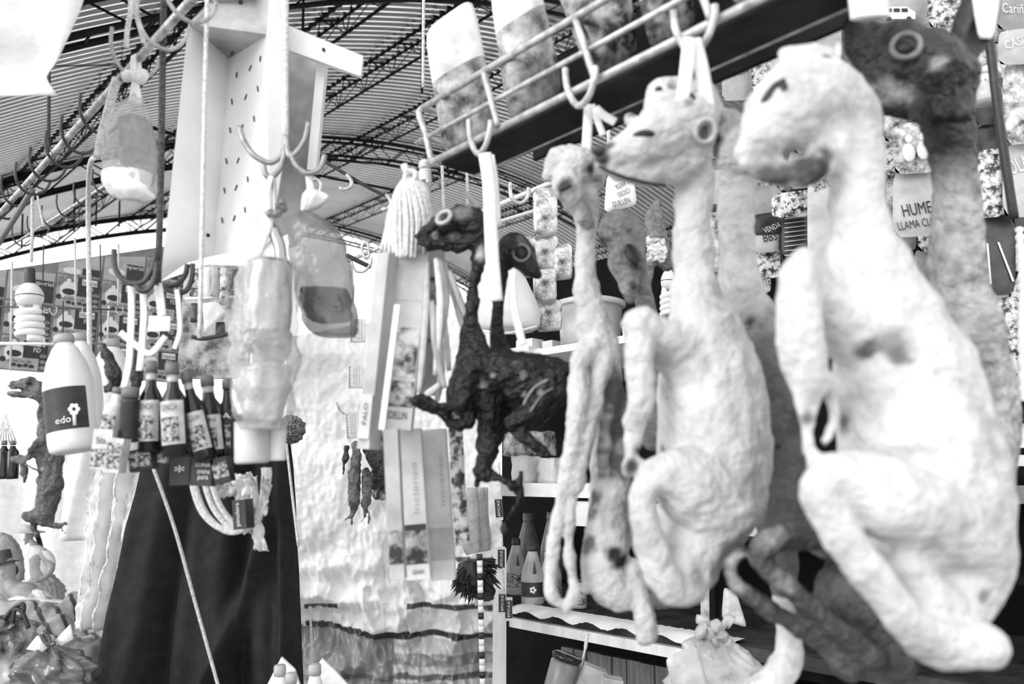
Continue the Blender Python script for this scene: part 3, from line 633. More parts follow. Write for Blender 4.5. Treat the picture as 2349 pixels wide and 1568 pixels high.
# rail 1
zr = P(440, 0, 1.15).z; ra, rb = PZ(520, -90, zr), PZ(-40, 534, zr)
def ripple(mb, a, b, r, n=4): mb.tube([a, b], r, 8)
rail = thing('hook_rail', 'pale ribbed pipe rail carrying a row of dark cup hooks near the roof', 'hook rail', (ra+rb)/2)
mb = MB().tube([ra, rb], .0065, 8)
k = int((ra-rb).length/.012)
part(rail, 'pipe', mb, m_pipe)
mb = MB()
for i in range(k):
    c = ra.lerp(rb, i/k); mb.tube([c, c+(rb-ra).normalized()*.004], .0078, 8)
part(rail, 'ribbing', mb, m_pipe, kind='stuff')
def cup(t, px, py, z, s, mat, r=.0035, flip=1):
    """open cup hook welded under a rail"""
    c = PZ(px, py, z)
    pts = [(-1.0, 1.15), (-1.0, .5), (-.82, -.15), (-.4, -.62), (.15, -.72), (.62, -.45), (.92, .05), (1.0, .5)]
    part(t, 'hook', MB().tube(spl([c+Cc*(x*s*flip)+Z*(h*s) for x, h in pts], 4), r, 7), mat)
for px, py in ((435, 8), (372, 72), (309, 140), (228, 275), (183, 322), (146, 355), (108, 388), (74, 420), (40, 448), (14, 478)):
    cup(rail, px, py, zr, .042 if py < 200 else .04, m_hookl if py < 150 else m_hookd)
zr2 = P(236, 428, 2.9).z; rc, rd = PZ(300, 388, zr2), PZ(15, 570, zr2)
rail2 = thing('hook_rail', 'thin lower rail with open cup hooks above the bright gap', 'hook rail', (rc+rd)/2)
part(rail2, 'pipe', MB().tube([rc, rd], .006, 7), m_pipe)
for px, py in ((240, 425), (196, 453), (156, 480), (121, 503), (87, 526), (52, 548)): cup(rail2, px, py, zr2, .045, m_hookd)
# rail 3 low in front of the posters
ya = 3.6; t = thing('hook_rail', 'thin dark wire with small hooks stretched across the poster board', 'hook rail', P(150, 706, ya))
part(t, 'wire', MB().tube([P(-30, 702, ya), P(300, 711, ya)], .004, 6), m_hookd)
for px in (123, 197, 275): part(t, 'hook', MB().tube(spl([P(px-8, 706, ya-.01), P(px-7, 716, ya-.01), P(px, 722, ya-.01), P(px+7, 716, ya-.01), P(px+7, 704, ya-.01)], 4), .003, 6), m_hookl)
single('curtain_rod', MB().tube([P(-20, 787, 3.8), P(135, 789, 3.8)], .008, 8), m_wht, 'thin white horizontal rod below the spiral bulb', 'rod')
def cord(pts, r, mat, label, name='cord', y=None, n=5, cat='cord', grp=None):
    return single(name, MB().tube(spl(PP(pts, y), n), r, 7), mat, label, cat, grp)
y1 = PZ(112, 385, zr).y
cord([(113, 108), (112, 250), (111, 372)], .004, m_cordd, 'thin straight wire hanging from the roof to the hook rail', y=y1)
cord([(376, -40), (372, 200), (368, 450), (362, 650)], .0055, M('ribbed_bar', .08, .5, .5, 160, bump=.9, bscale=250), 'long dark ribbed bar hanging down past the metal panel', 'steel_bar', 1.27, cat='bar')
cord([(476, -40), (470, 200), (464, 500), (458, 775)], .0036, m_cord, 'pale beaded cord crossing in front of the metal panel', y=1.22)
cord([(655, -40), (654, 150), (655, 318)], .0055, m_cord, 'pale thick cord holding the four-pronged hook cluster', y=1.22)
cord([(226, 360, 1.62), (206, 380, 1.75), (202, 500, 1.9), (204, 650, 1.9), (205, 815, 1.9)], .006, m_cord, 'white twisted rope hanging in front of the posters', 'rope', 1.9, cat='rope')
cord([(268, 180), (250, 250), (234, 310), (225, 362)], .0085, m_cord, 'soft white cloth strap slung from the rail above the clear bag', 'strap', PZ(268, 178, zr).y, cat='strap')
cord([(-20, 153), (140, 151), (268, 149)], .0016, m_cordd, 'thin twisted twine running sideways from the plastic awning', y=1.3)
cord([(298, -40), (300, 20), (292, 70), (290, 110)], .0045, m_cord, 'pale strap looped over the nearest cup hook', 'strap', 1.32, cat='strap')
cord([(302, -30), (312, 30), (325, 80), (330, 100)], .0045, m_cord, 'second pale strap crossing down to the bag hook', 'strap', 1.33, cat='strap')
cord([(-30, 600, 1.95), (0, 552, 1.95), (40, 490, 1.95), (76, 432, 1.95)], .0075, M('grey_hose', .16, .4, .2, 10), 'smooth grey hose hanging from a cup hook', 'hose', cat='hose')
cord([(74, 432, 2.0), (74, 520, 2.0), (72, 600, 2.0)], .004, m_cord, 'white cord holding the spiral bulb', y=2.0)
cord([(84, 440, 2.05), (92, 480, 2.05), (100, 520, 2.05)], .003, m_cord, 'short pale string dangling beside the hose', 'string', cat='string')
for i, (x, ya_, yb_) in enumerate(((28, 600, 850), (145, 690, 850), (172, 545, 700), (100, 560, 800), (272, 560, 700), (230, 560, 780), (250, 700, 790))):
    single('wire', MB().tube([P(x, ya_, 4.2), P(x+(i % 3)*3-4, yb_, 4.2)], .0035 if i % 2 else .0055, 5), m_cordd if i % 2 else m_cord, 'thin %s wire hanging in front of the poster board' % ('dark' if i % 2 else 'pale'), 'wire', 'thin %s wires before the posters' % ('dark' if i % 2 else 'pale'))
cord([(350, 1068, 1.5), (400, 1210, 1.55), (450, 1390, 1.62), (508, 1600, 1.7)], .0032, m_cord, 'taut pale rope running diagonally down over the dark cloth', 'rope', cat='rope')
cord([(656, 1010, 2.1), (672, 1150, 2.1), (684, 1250, 2.1)], .0035, m_cord, 'pale rope along the edge of the dark cloth', 'rope', cat='rope')
cord([(711, 1390, 2.5), (714, 1460, 2.5), (716, 1560, 2.5)], .004, m_cord, 'short white rope hanging before the striped tarpaulin', 'rope', cat='rope')
cord([(972, -40, 1.9), (971, 60, 1.9), (970, 200, 1.9)], .004, m_cord, 'white cord hanging from the roof left of the basket', cat='cord')
cord([(1014, 380, 1.7), (1016, 430, 1.7), (1018, 480, 1.7)], .0035, m_cord, 'thin pale cord hanging below the basket end', cat='cord')
cord([(1069, 360, 1.7), (1072, 420, 1.7), (1073, 470, 1.7)], .0035, m_cord, 'second thin pale cord hanging below the basket', cat='cord')
# far rope with fish hooks, right of the panel
t = thing('rope_line', 'twisted dark rope line with two pale curved hooks under the roof', 'rope', P(820, 420, 2.3))
part(t, 'rope', MB().tube(spl(PP([(725, 358), (795, 400), (850, 432), (905, 458)], 2.3), 6), .0055, 7), m_cordd)
for q in ([(795, 400), (806, 415), (804, 428), (790, 434), (778, 430)], [(886, 446), (897, 462), (892, 476), (875, 481)]): part(t, 'hook', MB().tube(spl(PP(q, 2.29), 5), [.006]*(5*(len(q)-1))+[.002], 7), m_pipe)
cord([(700, 432, 2.0), (720, 412, 2.0), (736, 420, 2.0), (733, 445, 2.0)], .005, m_pipe, 'pale bent wire hook above the smoky bag', 'hook', cat='hook')
# low rail at centre-left
t = thing('hook_rail', 'pale rail with loops and a hook ring beside the incense boxes', 'hook rail', P(850, 600, 2.3))
part(t, 'pipe', MB().tube([P(800, 598, 2.4), P(900, 556, 2.2)], .006, 7), m_pipe)
for q in ([(838, 556), (830, 565), (836, 590), (846, 588), (844, 560), (838, 556)], [(806, 600), (815, 620), (835, 622), (850, 605), (852, 590)]): part(t, 'hook', MB().tube(spl(PP(q, 2.28), 5), .004, 7), m_pipe)
part(t, 'rope', MB().tube(spl(PP([(795, 585), (825, 600), (850, 612)], 2.32), 5), .007, 7), m_cordd)

# ------------------------------------------------ folded metal panel
m_sheet = M('white_sheet_metal', .93, .38, .07, 6, metal=.1); m_sheet_mottled = M('mottled_grey_sheet_metal', .5, .5, .5, 5); m_slot = M('slot_dark', .02, .6)  # top and back sheets get a darker, blotchy grey metal
pl = thing('metal_panel', 'folded white sheet-metal panel with punched slots and a projecting arm', 'panel', P(490, 645, 1.38))
th = Vector((0, .002, 0))
v1, v2, v3, v4 = P(432, 53, 1.36), P(525, 134, 1.5), P(488, 592, 1.5), P(368, 645, 1.36)
part(pl, 'side_sheet', MB().prism([v1, v2, v3, v4], th), m_sheet, smooth=False)
v5, v6 = P(618, 78, 1.33), P(577, 604, 1.33)
sf = part(pl, 'slotted_sheet', MB().prism([v2, v5, v6, v3], th), m_sheet, smooth=False)
part(pl, 'top_sheet', MB().prism([v1, P(478, 5, 1.36), P(560, -40, 1.4), P(622, -40, 1.34), v5, v2], th), m_sheet_mottled, smooth=False)
part(pl, 'corner_flap', MB().prism([P(434, 51, 1.35), P(478, 14, 1.355), P(505, 112, 1.47)], th), m_sheet, smooth=False)
part(pl, 'post', MB().prism([P(622, -60, 1.325), P(658, -60, 1.36), P(655, 330, 1.36), P(622, 545, 1.34), P(577, 604, 1.325), P(608, 110, 1.325)], Vector((0, .004, 0))), m_sheet, smooth=False)
part(pl, 'back_sheet', MB().prism([P(640, 60, 1.5), P(735, 130, 1.5), P(716, 440, 1.5), P(690, 560, 1.5), P(600, 590, 1.5), P(630, 300, 1.5)], th), m_sheet_mottled, smooth=False)
part(pl, 'batten', MB().prism([P(727, 140, 1.46), P(747, 148, 1.46), P(724, 392, 1.46), P(704, 388, 1.46)], Vector((0, .02, 0))), m_sheet, smooth=False)
arm = part(pl, 'arm', MB().prism([P(655, 56, 1.42), P(832, 128, 1.42), P(827, 174, 1.42), P(655, 112, 1.42)], Vector((0, .012, 0))), m_sheet, smooth=False)
part(pl, 'bolt', MB().lathe(P(743, 115, 1.418), [(.003, 0), (.003, .004)], 10, ax=-Y), m_slot, of=arm)
lip = [P(368, 645, 1.33), P(428, 603, 1.37), P(478, 588, 1.44), P(596, 566, 1.34), P(664, 535, 1.36), P(660, 590, 1.34), P(580, 610, 1.3), P(478, 606, 1.33)]
part(pl, 'lower_lip', MB().prism(lip, th), m_sheet, smooth=False)
part(pl, 'bolt', MB().lathe(on_plane(477, 540, v1, v2, v3, .001), [(.0035, 0), (.0035, .004)], 10, ax=-Y), m_slot, of=pl)
for zx, zy, tl in ((620, 425, .1), (548, 490, .4), (450, 540, .1), (602, 640, -.1), (515, 700, .35), (416, 732, -.1), (575, 855, -.1), (403, 938, -.15), (490, 915, .3), (376, 1160, -.15), (460, 1155, .35), (530, 1290, -.1), (362, 1370, -.15), (446, 1350, .35), (510, 1510, -.1), (345, 1585, -.15), (432, 1570, .3)):
    px, py = 400+zx/3.137, zy/3.137; h = 6.5
    q = [on_plane(px+tl*h*s+w, py-h*s, v2, v5, v6, .0008) for s, w in ((-1, -1.3), (-1, 1.3), (1, 1.3), (1, -1.3))]
    part(pl, 'slot', MB().prism(q, Vector((0, -.0006, 0))), m_slot, of=sf, smooth=False)
for px, py in ((502, 40), (553, 5), (533, 122)): part(pl, 'bolt', MB().lathe(P(px, py, 1.37), [(.004, 0), (.003, .006)], 10, ax=(0, -.6, -.8)), m_slot)
# ------------------------------------------------ hook cluster
hk = thing('hook_cluster', 'four-pronged steel hook cluster hung before the metal panel', 'hook', P(655, 405, 1.2))
for q in ([(549, 291), (560, 325), (585, 358), (622, 373), (648, 350), (655, 312)], [(708, 281), (697, 325), (668, 360), (660, 345), (657, 312)], [(604, 378), (610, 400), (625, 406), (645, 380), (655, 335)], [(664, 350), (682, 382), (708, 398), (735, 384), (745, 356)]):
    part(hk, 'prong', MB().tube(spl(PP(q, 1.2), 6), .0046, 8), M('prong_steel', .32, .35, .3, 60, metal=.5))
hk2 = thing('hook_cluster', 'pair of black hooks wired to the ribbed bar beside the panel', 'hook', P(320, 665, 1.26))
for q in ([(262, 572), (262, 600), (272, 630), (300, 650), (330, 645), (350, 615), (358, 580)], [(308, 645), (322, 666), (340, 664), (354, 640), (360, 600)]): part(hk2, 'prong', MB().tube(spl(PP(q, 1.25), 6), .0046, 8), m_hookd)
part(hk2, 'wire_wrap', MB().tube(spl([P(361+4*math.cos(i*1.4), 585+i*4, 1.26+.004*math.sin(i*1.4)) for i in range(18)], 3), .0022, 6), m_hookd)
hk3 = thing('hook_cluster', 'pair of black hooks under the lower lip of the metal panel', 'hook', P(400, 665, 1.3))
for q in ([(430, 606), (424, 632), (405, 652), (378, 655)], [(372, 652), (395, 668), (425, 668), (440, 640), (442, 605)]): part(hk3, 'prong', MB().tube(spl(PP(q, 1.3), 6), .0046, 8), m_hookd)

# ------------------------------------------------ bags
def bag_mesh(sec, y, crumple=.006, n=40, flat=.75, seed=0):
    """sec: (px centre, py, half width px) from top to bottom"""
    mb = MB(); q = spl([Vector(s) for s in sec], 5); k = len(q)
    for i, (px, py, w) in enumerate(q):
        c = P(px, py, y); s = mpp(px, py, y)
        for j in range(n):
            a = 2*math.pi*j/n; d = Vector((math.cos(a), math.sin(a)*flat, 0)); r = max(.002, w*s)
            p = c+d*r; f = crumple*min(1, r/.02)*(abs(nz(Vector((a*2.2+seed, p.z*26, seed)), 1))*1.6-.4+.7*nz(Vector((p.x*60, p.y*60, p.z*50+seed)), 1)); mb.v.append(p+d*f)
    mb.f = [(i*n+j, i*n+(j+1) % n, (i+1)*n+(j+1) % n, (i+1)*n+j) for i in range(k-1) for j in range(n)]+[tuple(range(n-1, -1, -1)), tuple((k-1)*n+j for j in range(n))]
    return mb
m_canw = M('silver_wrap', .42, .28, .35, 30, metal=1, stretch=(1, 1, .2)); m_content = M('bag_contents', .2, .6, .5, 22, ramp=(.02, .5, .4, .62)); m_darkcont = M('dark_contents', .05, .6, .5, 30)
bg = thing('plastic_bag', 'clear knotted plastic bag of dark goods hanging from the cup-hook rail', 'bag', P(300, 460, 1.33))
part(bg, 'film', bag_mesh([(312, 215, 8), (303, 250, 34), (298, 290, 50), (300, 350, 59), (302, 400, 61), (303, 440, 52), (300, 462, 22)], 1.33, .006), m_clear)
part(bg, 'jar', bag_mesh([(308, 270, 26), (310, 290, 34), (314, 330, 38), (318, 390, 38), (314, 425, 32)], 1.335, .004, flat=.8, seed=3), M('bag_dark_goods', .1, .5, .5, 18, ramp=(.008, .3, .42, .62)))
part(bg, 'folded_bottom', bag_mesh([(292, 398, 56), (290, 420, 56), (300, 445, 48), (302, 458, 24)], 1.325, .006, seed=8), m_plw)
part(bg, 'handle', MB().tube(spl(PP([(312, 125), (318, 160), (312, 190), (304, 235)], 1.33), 5), [.006]*6+[.008]*10, 8, flat=.5), m_plw)
part(bg, 'handle', MB().tube(spl(PP([(308, 128), (306, 170), (314, 205), (320, 240)], 1.325), 5), .006, 8, flat=.5), m_plw)
part(bg, 'knot', MB().tube(spl(PP([(287, 165), (300, 178), (315, 172), (330, 182), (322, 165)], 1.32), 5), [.004, .008, .011, .012, .012]*4+[.004], 8), m_plw)
bg = thing('plastic_bag', 'clear bag holding a silver wrapped can, slung on the hook cluster', 'bag', P(605, 990, 1.15))
part(bg, 'film', bag_mesh([(612, 588, 40), (612, 610, 62), (608, 660, 70), (606, 740, 74), (604, 830, 78), (602, 900, 74), (606, 950, 66), (604, 985, 50)], 1.15, .007, seed=2), m_clear)
part(bg, 'wrapped_can', bag_mesh([(618, 600, 46), (618, 612, 52), (614, 660, 55), (612, 730, 55), (610, 765, 52)], 1.152, .0015, flat=.95, seed=4), m_canw)
part(bg, 'goods', bag_mesh([(612, 762, 50), (616, 790, 54), (622, 815, 44), (612, 840, 30)], 1.15, .01, seed=6), m_content)
part(bg, 'white_wrap', bag_mesh([(610, 835, 48), (606, 860, 56), (604, 910, 55), (606, 965, 42)], 1.15, .009, seed=9), M('grey_white_wrap', .55, .3, .25, 14, bump=.7, bscale=40, spec=.8))
part(bg, 'handle', MB().tube(spl(PP([(622, 404), (612, 450), (616, 500), (600, 550), (582, 600)], 1.15), 5), [.004]*10+[.009]*11, 8, flat=.5), m_plw)
part(bg, 'handle', MB().tube(spl(PP([(626, 404), (630, 470), (624, 520), (640, 560), (645, 600)], 1.155), 5), [.004]*10+[.009]*11, 8, flat=.5), m_canw)
part(bg, 'knot', MB().tube(spl(PP([(612, 485), (630, 492), (650, 478), (640, 470), (655, 462)], 1.14), 5), [.004, .006, .007, .007]*5+[.003], 8), m_smoke)
bg = thing('plastic_bag', 'smoky grey plastic bag tied at the neck beside the silver bag', 'bag', P(755, 778, 1.22))
part(bg, 'film', bag_mesh([(696, 484, 10), (706, 500, 36), (722, 530, 58), (732, 590, 66), (742, 650, 66), (752, 710, 66), (760, 750, 60), (772, 770, 42)], 1.22, .006, seed=12), m_smoke)
part(bg, 'goods', bag_mesh([(742, 664, 50), (746, 690, 56), (752, 720, 52), (756, 738, 36)], 1.22, .01, seed=13), m_darkcont)
part(bg, 'neck', bag_mesh([(712, 432, 8), (724, 450, 30), (716, 470, 22), (700, 484, 9)], 1.22, .006, seed=14), m_plw)
part(bg, 'handle', MB().tube(spl(PP([(708, 398), (712, 430), (714, 460)], 1.215), 5), .006, 8, flat=.5), m_plw)
# ------------------------------------------------ straps to the bottle cluster
for i, (q, r) in enumerate((([(300, 648), (302, 700), (300, 760), (296, 830), (284, 890)], .0095), ([(328, 664), (330, 720), (326, 790), (320, 850)], .0095), ([(362, 650), (368, 690), (372, 724)], .012), ([(405, 664), (410, 700), (412, 760), (400, 800)], .007), ([(276, 762), (310, 790), (345, 810), (380, 770)], .009))):
    single('plastic_strap', MB().tube(spl(PP(q, 1.27), 6), r*.6, 8, flat=.4), m_plw, ('white plastic strap hanging from the black hook pair', 'second white plastic strap hanging from the black hook pair', 'wide white plastic strap ending in a paper tag', 'thin plastic strap tied above the brown bottles', 'loose pale plastic strip lying across the bottle straps')[i], 'strap')
single('paper_tag', MB().box(P(366, 742, 1.262), X*.017, Y*.002, Z*.012), m_plw, 'small white blank paper tag above the bottle caps', 'tag', smooth=False)
# ------------------------------------------------ bottles
m_glass_d = M('brown_glass', .012, .15, .3, 20, spec=.5); m_glass_neck = M('liquid_clear', .55, .12, .3, 20, trans=.25, spec=.9); m_cap = M('plastic_cap', .16, .5, .15, 30); m_lab = M('paper_label', .62, .6, .2, 60); m_labd = M('dark_label', .03, .5, .3, 60); m_pic = M('label_picture', .2, .6, .5, 160, ramp=(.02, .5, .42, .58)); m_hdpe = M('milky_plastic', .86, .35, .06, 8); m_cap_lt = M('pale_cap', .42, .5, .1, 30)
def bottle(top, bot, w, y, label, name='bottle', cat='bottle', prof=None, glass=None, cap=None, neck=None, lab=None, words=None, capfrac=.13, group=None, labspan=(.1, .52), picture=True, cut=None):
    a = P(bot[0], bot[1], y); b = P(top[0], top[1], y); ax = (b-a); L = ax.length; ax = ax.normalized(); R = w/2*mpp(bot[0], bot[1], y)
    t = thing(name, label, cat, a, group)
    prof = prof or [(.9, 0), (1, .02), (1, .55), (.9, .62), (.5, .72), (.44, .80), (.44, 1-capfrac)]
    part(t, 'body', MB().lathe(a, [(r*R, h*L) for r, h in prof], 22, ax), glass or m_glass_d)
    rn = prof[-1][0]*R*1.18
    if cap is not False: part(t, 'cap', MB().lathe(a, [(rn, L*(1-capfrac)), (rn*1.04, L*(1-capfrac*.5)), (rn, L*.985), (rn*.85, L)], 22, ax), cap or m_cap)
    if neck: part(t, 'neck', MB().lathe(a, [(prof[-1][0]*R*1.02, h*L) for h in (.74, 1-capfrac)], 22, ax), neck)
    sx = ax.cross(Y).normalized()*-1; sx = sx if sx.x > 0 else -sx; fr = sx.cross(ax); fr = fr if fr.y < 0 else -fr
    if lab:
        def fn(u, v):
            th_ = (u-.5)*2.3; return a+ax*(lerp(labspan[0], labspan[1], v)*L)+(sx*math.sin(th_)+fr*math.cos(th_))*(R*1.015)
        lo = part(t, 'label', MB().sheet(fn, 10, 2), lab)
        def on(u, h, off=.0012): th_ = u; return a+ax*(h*L)+(sx*math.sin(th_)+fr*math.cos(th_))*(R*1.015+off)
        ink = m_labd if lab in (m_lab, m_wht) else m_wht
        if words:
            mb = MB(); hh = (labspan[1]-labspan[0])*.16; hc = labspan[1]-hh*1.0
            text(mb, words, on(0, hc, .0025), sx, ax, w=R*1.5, h=hh*L*.9); part(t, 'lettering', mb, ink, of=lo, smooth=False, kind='stuff')
        if picture:
            def pf(u, v): return on((u-.5)*1.3, lerp(labspan[0]+.06*(labspan[1]-labspan[0]), labspan[0]+.62*(labspan[1]-labspan[0]), v), .0018)
            part(t, 'picture', MB().sheet(pf, 6, 2), m_pic, of=lo)
    return t
G1 = 'bottles bunched on plastic straps'
bottle((348, 828), (343, 1038), 52, 1.27, 'brown glass essence bottle with pale label and ribbed cap, upright in the bunch', lab=m_lab, words='ESENCIA', neck=m_glass_neck, labspan=(.12, .56))
bottle((394, 832), (405, 1046), 58, 1.24, 'brown glass bottle with the broadest printed label, foremost in the bunch', lab=m_lab, words='ESENCIA', neck=m_glass_neck, labspan=(.12, .58))
bottle((424, 852), (474, 1052), 48, 1.26, 'brown bottle tilted sideways in the bunch with narrow label', lab=m_lab, words='AGUA', neck=m_glass_neck)
bottle((474, 862), (492, 1048), 58, 1.29, 'brown bottle with large wide cap behind the tilted one', lab=m_lab, words='SAN', neck=m_glass_neck, labspan=(.08, .5))
bottle((522, 868), (520, 1052), 46, 1.31, 'black labelled bottle half behind the clear bag', lab=m_labd, words='LA', labspan=(.1, .6))
bottle((272, 888), (250, 1012), 46, 1.27, 'small white plastic bottle with dark cap at the edge of the bunch', glass=m_hdpe, lab=m_lab, cap=m_cap, capfrac=.12, picture=True, labspan=(.2, .65))
bottle((300, 888), (294, 1014), 40, 1.25, 'matt black plastic bottle with ringed shoulder', glass=m_labd, prof=[(.9, 0), (1, .03), (1, .7), (1.05, .72), (1.05, .76), (.8, .8)], capfrac=.2)
def pbox(c, top, w, d, y, mat, label, tilt=None, words=None, ink=None, name='printed_box', cat='box', band=None, pic=None, group=None):
    """slim printed carton between two pixels (centre line), width px"""
    a = P(c[0], c[1], y); b = P(top[0], top[1], y); ax = (b-a); L = ax.length; ax = ax.normalized(); s = mpp(c[0], c[1], y); yaw = math.radians(tilt or 0)
    ex = (X*math.cos(yaw)+Y*math.sin(yaw)); ex = (ex-ax*ex.dot(ax)).normalized(); ey = ax.cross(ex); ey = ey if ey.y > 0 else -ey
    t = thing(name, label, cat, a, group)
    part(t, 'carton', MB().box((a+b)/2, ex*(w/2*s), ey*d, ax*(L/2)), mat, smooth=False)
    f = lambda u, v, o=.0008: a+ex*(u*w*s)+ax*(v*L)-ey*(d+o)
    if band:
        for v0, v1, m in band: part(t, 'printed_panel', MB().quad(f(-.47, v0), f(.47, v0), f(.47, v1), f(-.47, v1)), m, smooth=False)
    if words:
        for wd, u, v, ww, hh, m, vert in words:
            mb = MB(); e1, e2 = (ax, -ex) if vert else (ex, ax)
            text(mb, wd, f(u, v, .0018), e1, e2, w=ww*(L if vert else w*s), h=hh*(w*s if vert else L)); part(t, 'lettering', mb, m, smooth=False, kind='stuff')
    return t
pbox((236, 1075), (246, 985), 44, .012, 1.24, m_lab, 'small printed carton with a church picture hanging under the bottles', band=[(.05, .5, m_pic)], words=[('Sta.', 0, .72, .6, .16, m_ink, False)])
pbox((262, 1083), (276, 1005), 36, .012, 1.22, m_lab, 'little tin with a striped label below the white bottle', band=[(.1, .85, m_pic)])
pbox((332, 1078), (326, 1030), 52, .012, 1.27, m_labd, 'dark carton with a light border under the brown bottles', band=[(.15, .9, m_pic)])
pbox((372, 1060), (380, 1010), 30, .012, 1.29, m_lab, 'thin pale carton wedged behind the bottles', band=[(.1, .7, m_pic)])
pbox((418, 1112), (420, 1048), 46, .012, 1.3, m_labd, 'black carton with a thin white frame above the cable coil', band=[(.1, .9, m_ink)], words=[('*', 0, .5, .5, .4, m_wht, False)])
pbox((466, 1114), (472, 1050), 48, .012, 1.28, m_labd, 'black carton with small lettering above the cable coil', words=[('LUNA', .05, .75, .7, .12, m_wht, False), ('crema', .1, .5, .6, .12, m_wht, False), ('pura', .1, .3, .5, .12, m_wht, False)])
pbox((518, 1106), (506, 1050), 36, .012, 1.28, m_glass_d, 'small glossy dark carton tipped beside the coil', band=[(.2, .8, m_pic)])
bottle((577, 950), (578, 1062), 78, 1.2, 'pale yellowish cup-shaped jar hanging under the silver bag', name='jar', cat='jar', glass=M('pale_jar', .62, .3, .08, 8), prof=[(.92, 0), (1, .05), (1, .85)], cap=m_labd, capfrac=.1)
bottle((636, 966), (634, 1056), 42, 1.22, 'plain white pot beside the pale jar', name='jar', cat='jar', glass=m_hdpe, prof=[(.95, 0), (1, .05), (1, .9)], cap=False)
# jugs at left
jp = [(.8, 0), (.95, .02), (1, .08), (1, .55), (.96, .62), (.78, .76), (.5, .88), (.34, .92), (.34, .94)]
t = bottle((146, 768), (172, 1036), 108, 1.55, 'white plastic jug with a dark flower label', name='jug', cat='jug', glass=m_hdpe, prof=jp, cap=m_cap_lt, capfrac=.07, lab=m_labd, labspan=(.17, .52), words=None, picture=False)
a, b = P(172, 1036, 1.55), P(146, 768, 1.55); ax = (b-a).normalized(); ex = (X-ax*X.dot(ax)).normalized(); s = mpp(160, 930, 1.55); pf = P(160, 905, 1.55)-Y*(54*s+.004)
mb = MB(); text(mb, 'edo', P(144, 962, 1.5), ex, ax, w=.03, h=.013); part(t, 'lettering', mb, m_wht, smooth=False, kind='stuff')
mb = MB()
for i in range(6): mb.ball(P(170+9*math.cos(i*1.05), 938+9*math.sin(i*1.05), 1.497), .0045, (1, .3, 1), 8, 6)
mb.tube([P(170, 945, 1.497), P(172, 975, 1.5)], .003, 6); part(t, 'flower_print', mb, m_wht, kind='stuff')
bottle((180, 765), (200, 1000), 80, 1.68, 'second white jug half hidden behind the labelled jug', name='jug', cat='jug', glass=m_hdpe, prof=jp, cap=m_cap_lt, capfrac=.08)
bottle((256, 778), (250, 985), 88, 1.95, 'white jug with grey cap behind the dark dried root', name='jug', cat='jug', glass=m_hdpe, prof=jp, cap=m_cap_lt, capfrac=.1)
for lab, chs in (('dark wrinkled dried root hanging by the bottles', [[(240, 790, 0, 5), (246, 815, 0, 13), (256, 845, 0, 18), (264, 870, 0, 17), (252, 892, 0, 10), (240, 886, 0, 6)]]), ('smaller dark dried root between the plastic straps', [[(310, 800, 0, 6), (314, 840, 0, 12), (312, 880, 0, 14), (306, 900, 0, 8)]])):
    animal('dried_root', lab, 'root', chs, 1.4, base=.05, mat=m_skin, wob=.004, wscale=40, vox=.003, smooth=2)
# ------------------------------------------------ cable coil and bits under the bottles
cl = thing('cable_coil', 'coil of pale electric cable hanging in open loops over the dark cloth', 'cable', P(528, 1225, 1.45))
for r0, q in ((.006, [(440, 1072), (444, 1120), (465, 1175), (505, 1210), (550, 1216), (590, 1190), (610, 1130), (613, 1072)]), (.0055, [(466, 1072), (470, 1110), (490, 1165), (525, 1205), (560, 1208), (596, 1170), (606, 1100), (606, 1072)]), (.0055, [(482, 1072), (488, 1115), (508, 1165), (540, 1200), (570, 1200), (600, 1160), (616, 1100), (616, 1072)]), (.0055, [(444, 1072), (452, 1130), (478, 1185), (520, 1218), (560, 1212), (595, 1178), (618, 1110)])):
    part(cl, 'loop', MB().tube(spl(PP(q, 1.45), 6), r0, 8), m_cord)
pbox((560, 1212), (556, 1145), 34, .012, 1.43, m_labd, 'small black match carton hanging inside the cable coil', tilt=-15, words=[('pinolera', -.1, .5, .8, .3, m_wht, True)])
def scrap(q, w, y, label, name='paper_scrap', seed=0, mat=None):
    pts = spl(PP(q, y), 8); n = len(pts)
    def fn(u, v):
        i = min(n-1, int(v*(n-1))); p = pts[i].copy(); s = w*mpp(q[0][0], q[0][1], y)
        return p+X*((u-.5)*s*(1+.4*nz(Vector((v*9, seed, 0)))))+Y*(.02*nz(Vector((u*3+seed, v*8, 1))))+Z*(.012*nz(Vector((u*4, v*5, seed))))
    return single(name, MB().sheet(fn, 10, 24, th=Y*.0008), mat or m_plw, label, 'paper')
scrap([(552, 1085), (560, 1130), (556, 1220)], 40, 1.46, 'torn white paper strip behind the black match carton', seed=1)
scrap([(575, 1090), (582, 1170), (590, 1225), (602, 1262)], 30, 1.47, 'long twisted tissue hanging below the coil', seed=4)
scrap([(520, 1085), (516, 1140)], 44, 1.47, 'white triangular paper inside the coil', seed=6)
scrap([(607, 1100), (608, 1140), (604, 1180)], 16, 1.44, 'small paper tag tied on the cable coil', seed=9)
mb = MB().ball(P(667, 985, 2.0), .034, None, 28, 20)
for i, v in enumerate(mb.v):
    d = (v-P(667, 985, 2.0)); mb.v[i] = v+d*(.25*nz(v, 190)+.12*nz(v, 90))
single('pine_cone', mb, M('cone_grey', .14, .8, .5, 200, ramp=(.02, .3, .4, .6)), 'round rough grey burr hanging at the top edge of the dark cloth', 'cone')
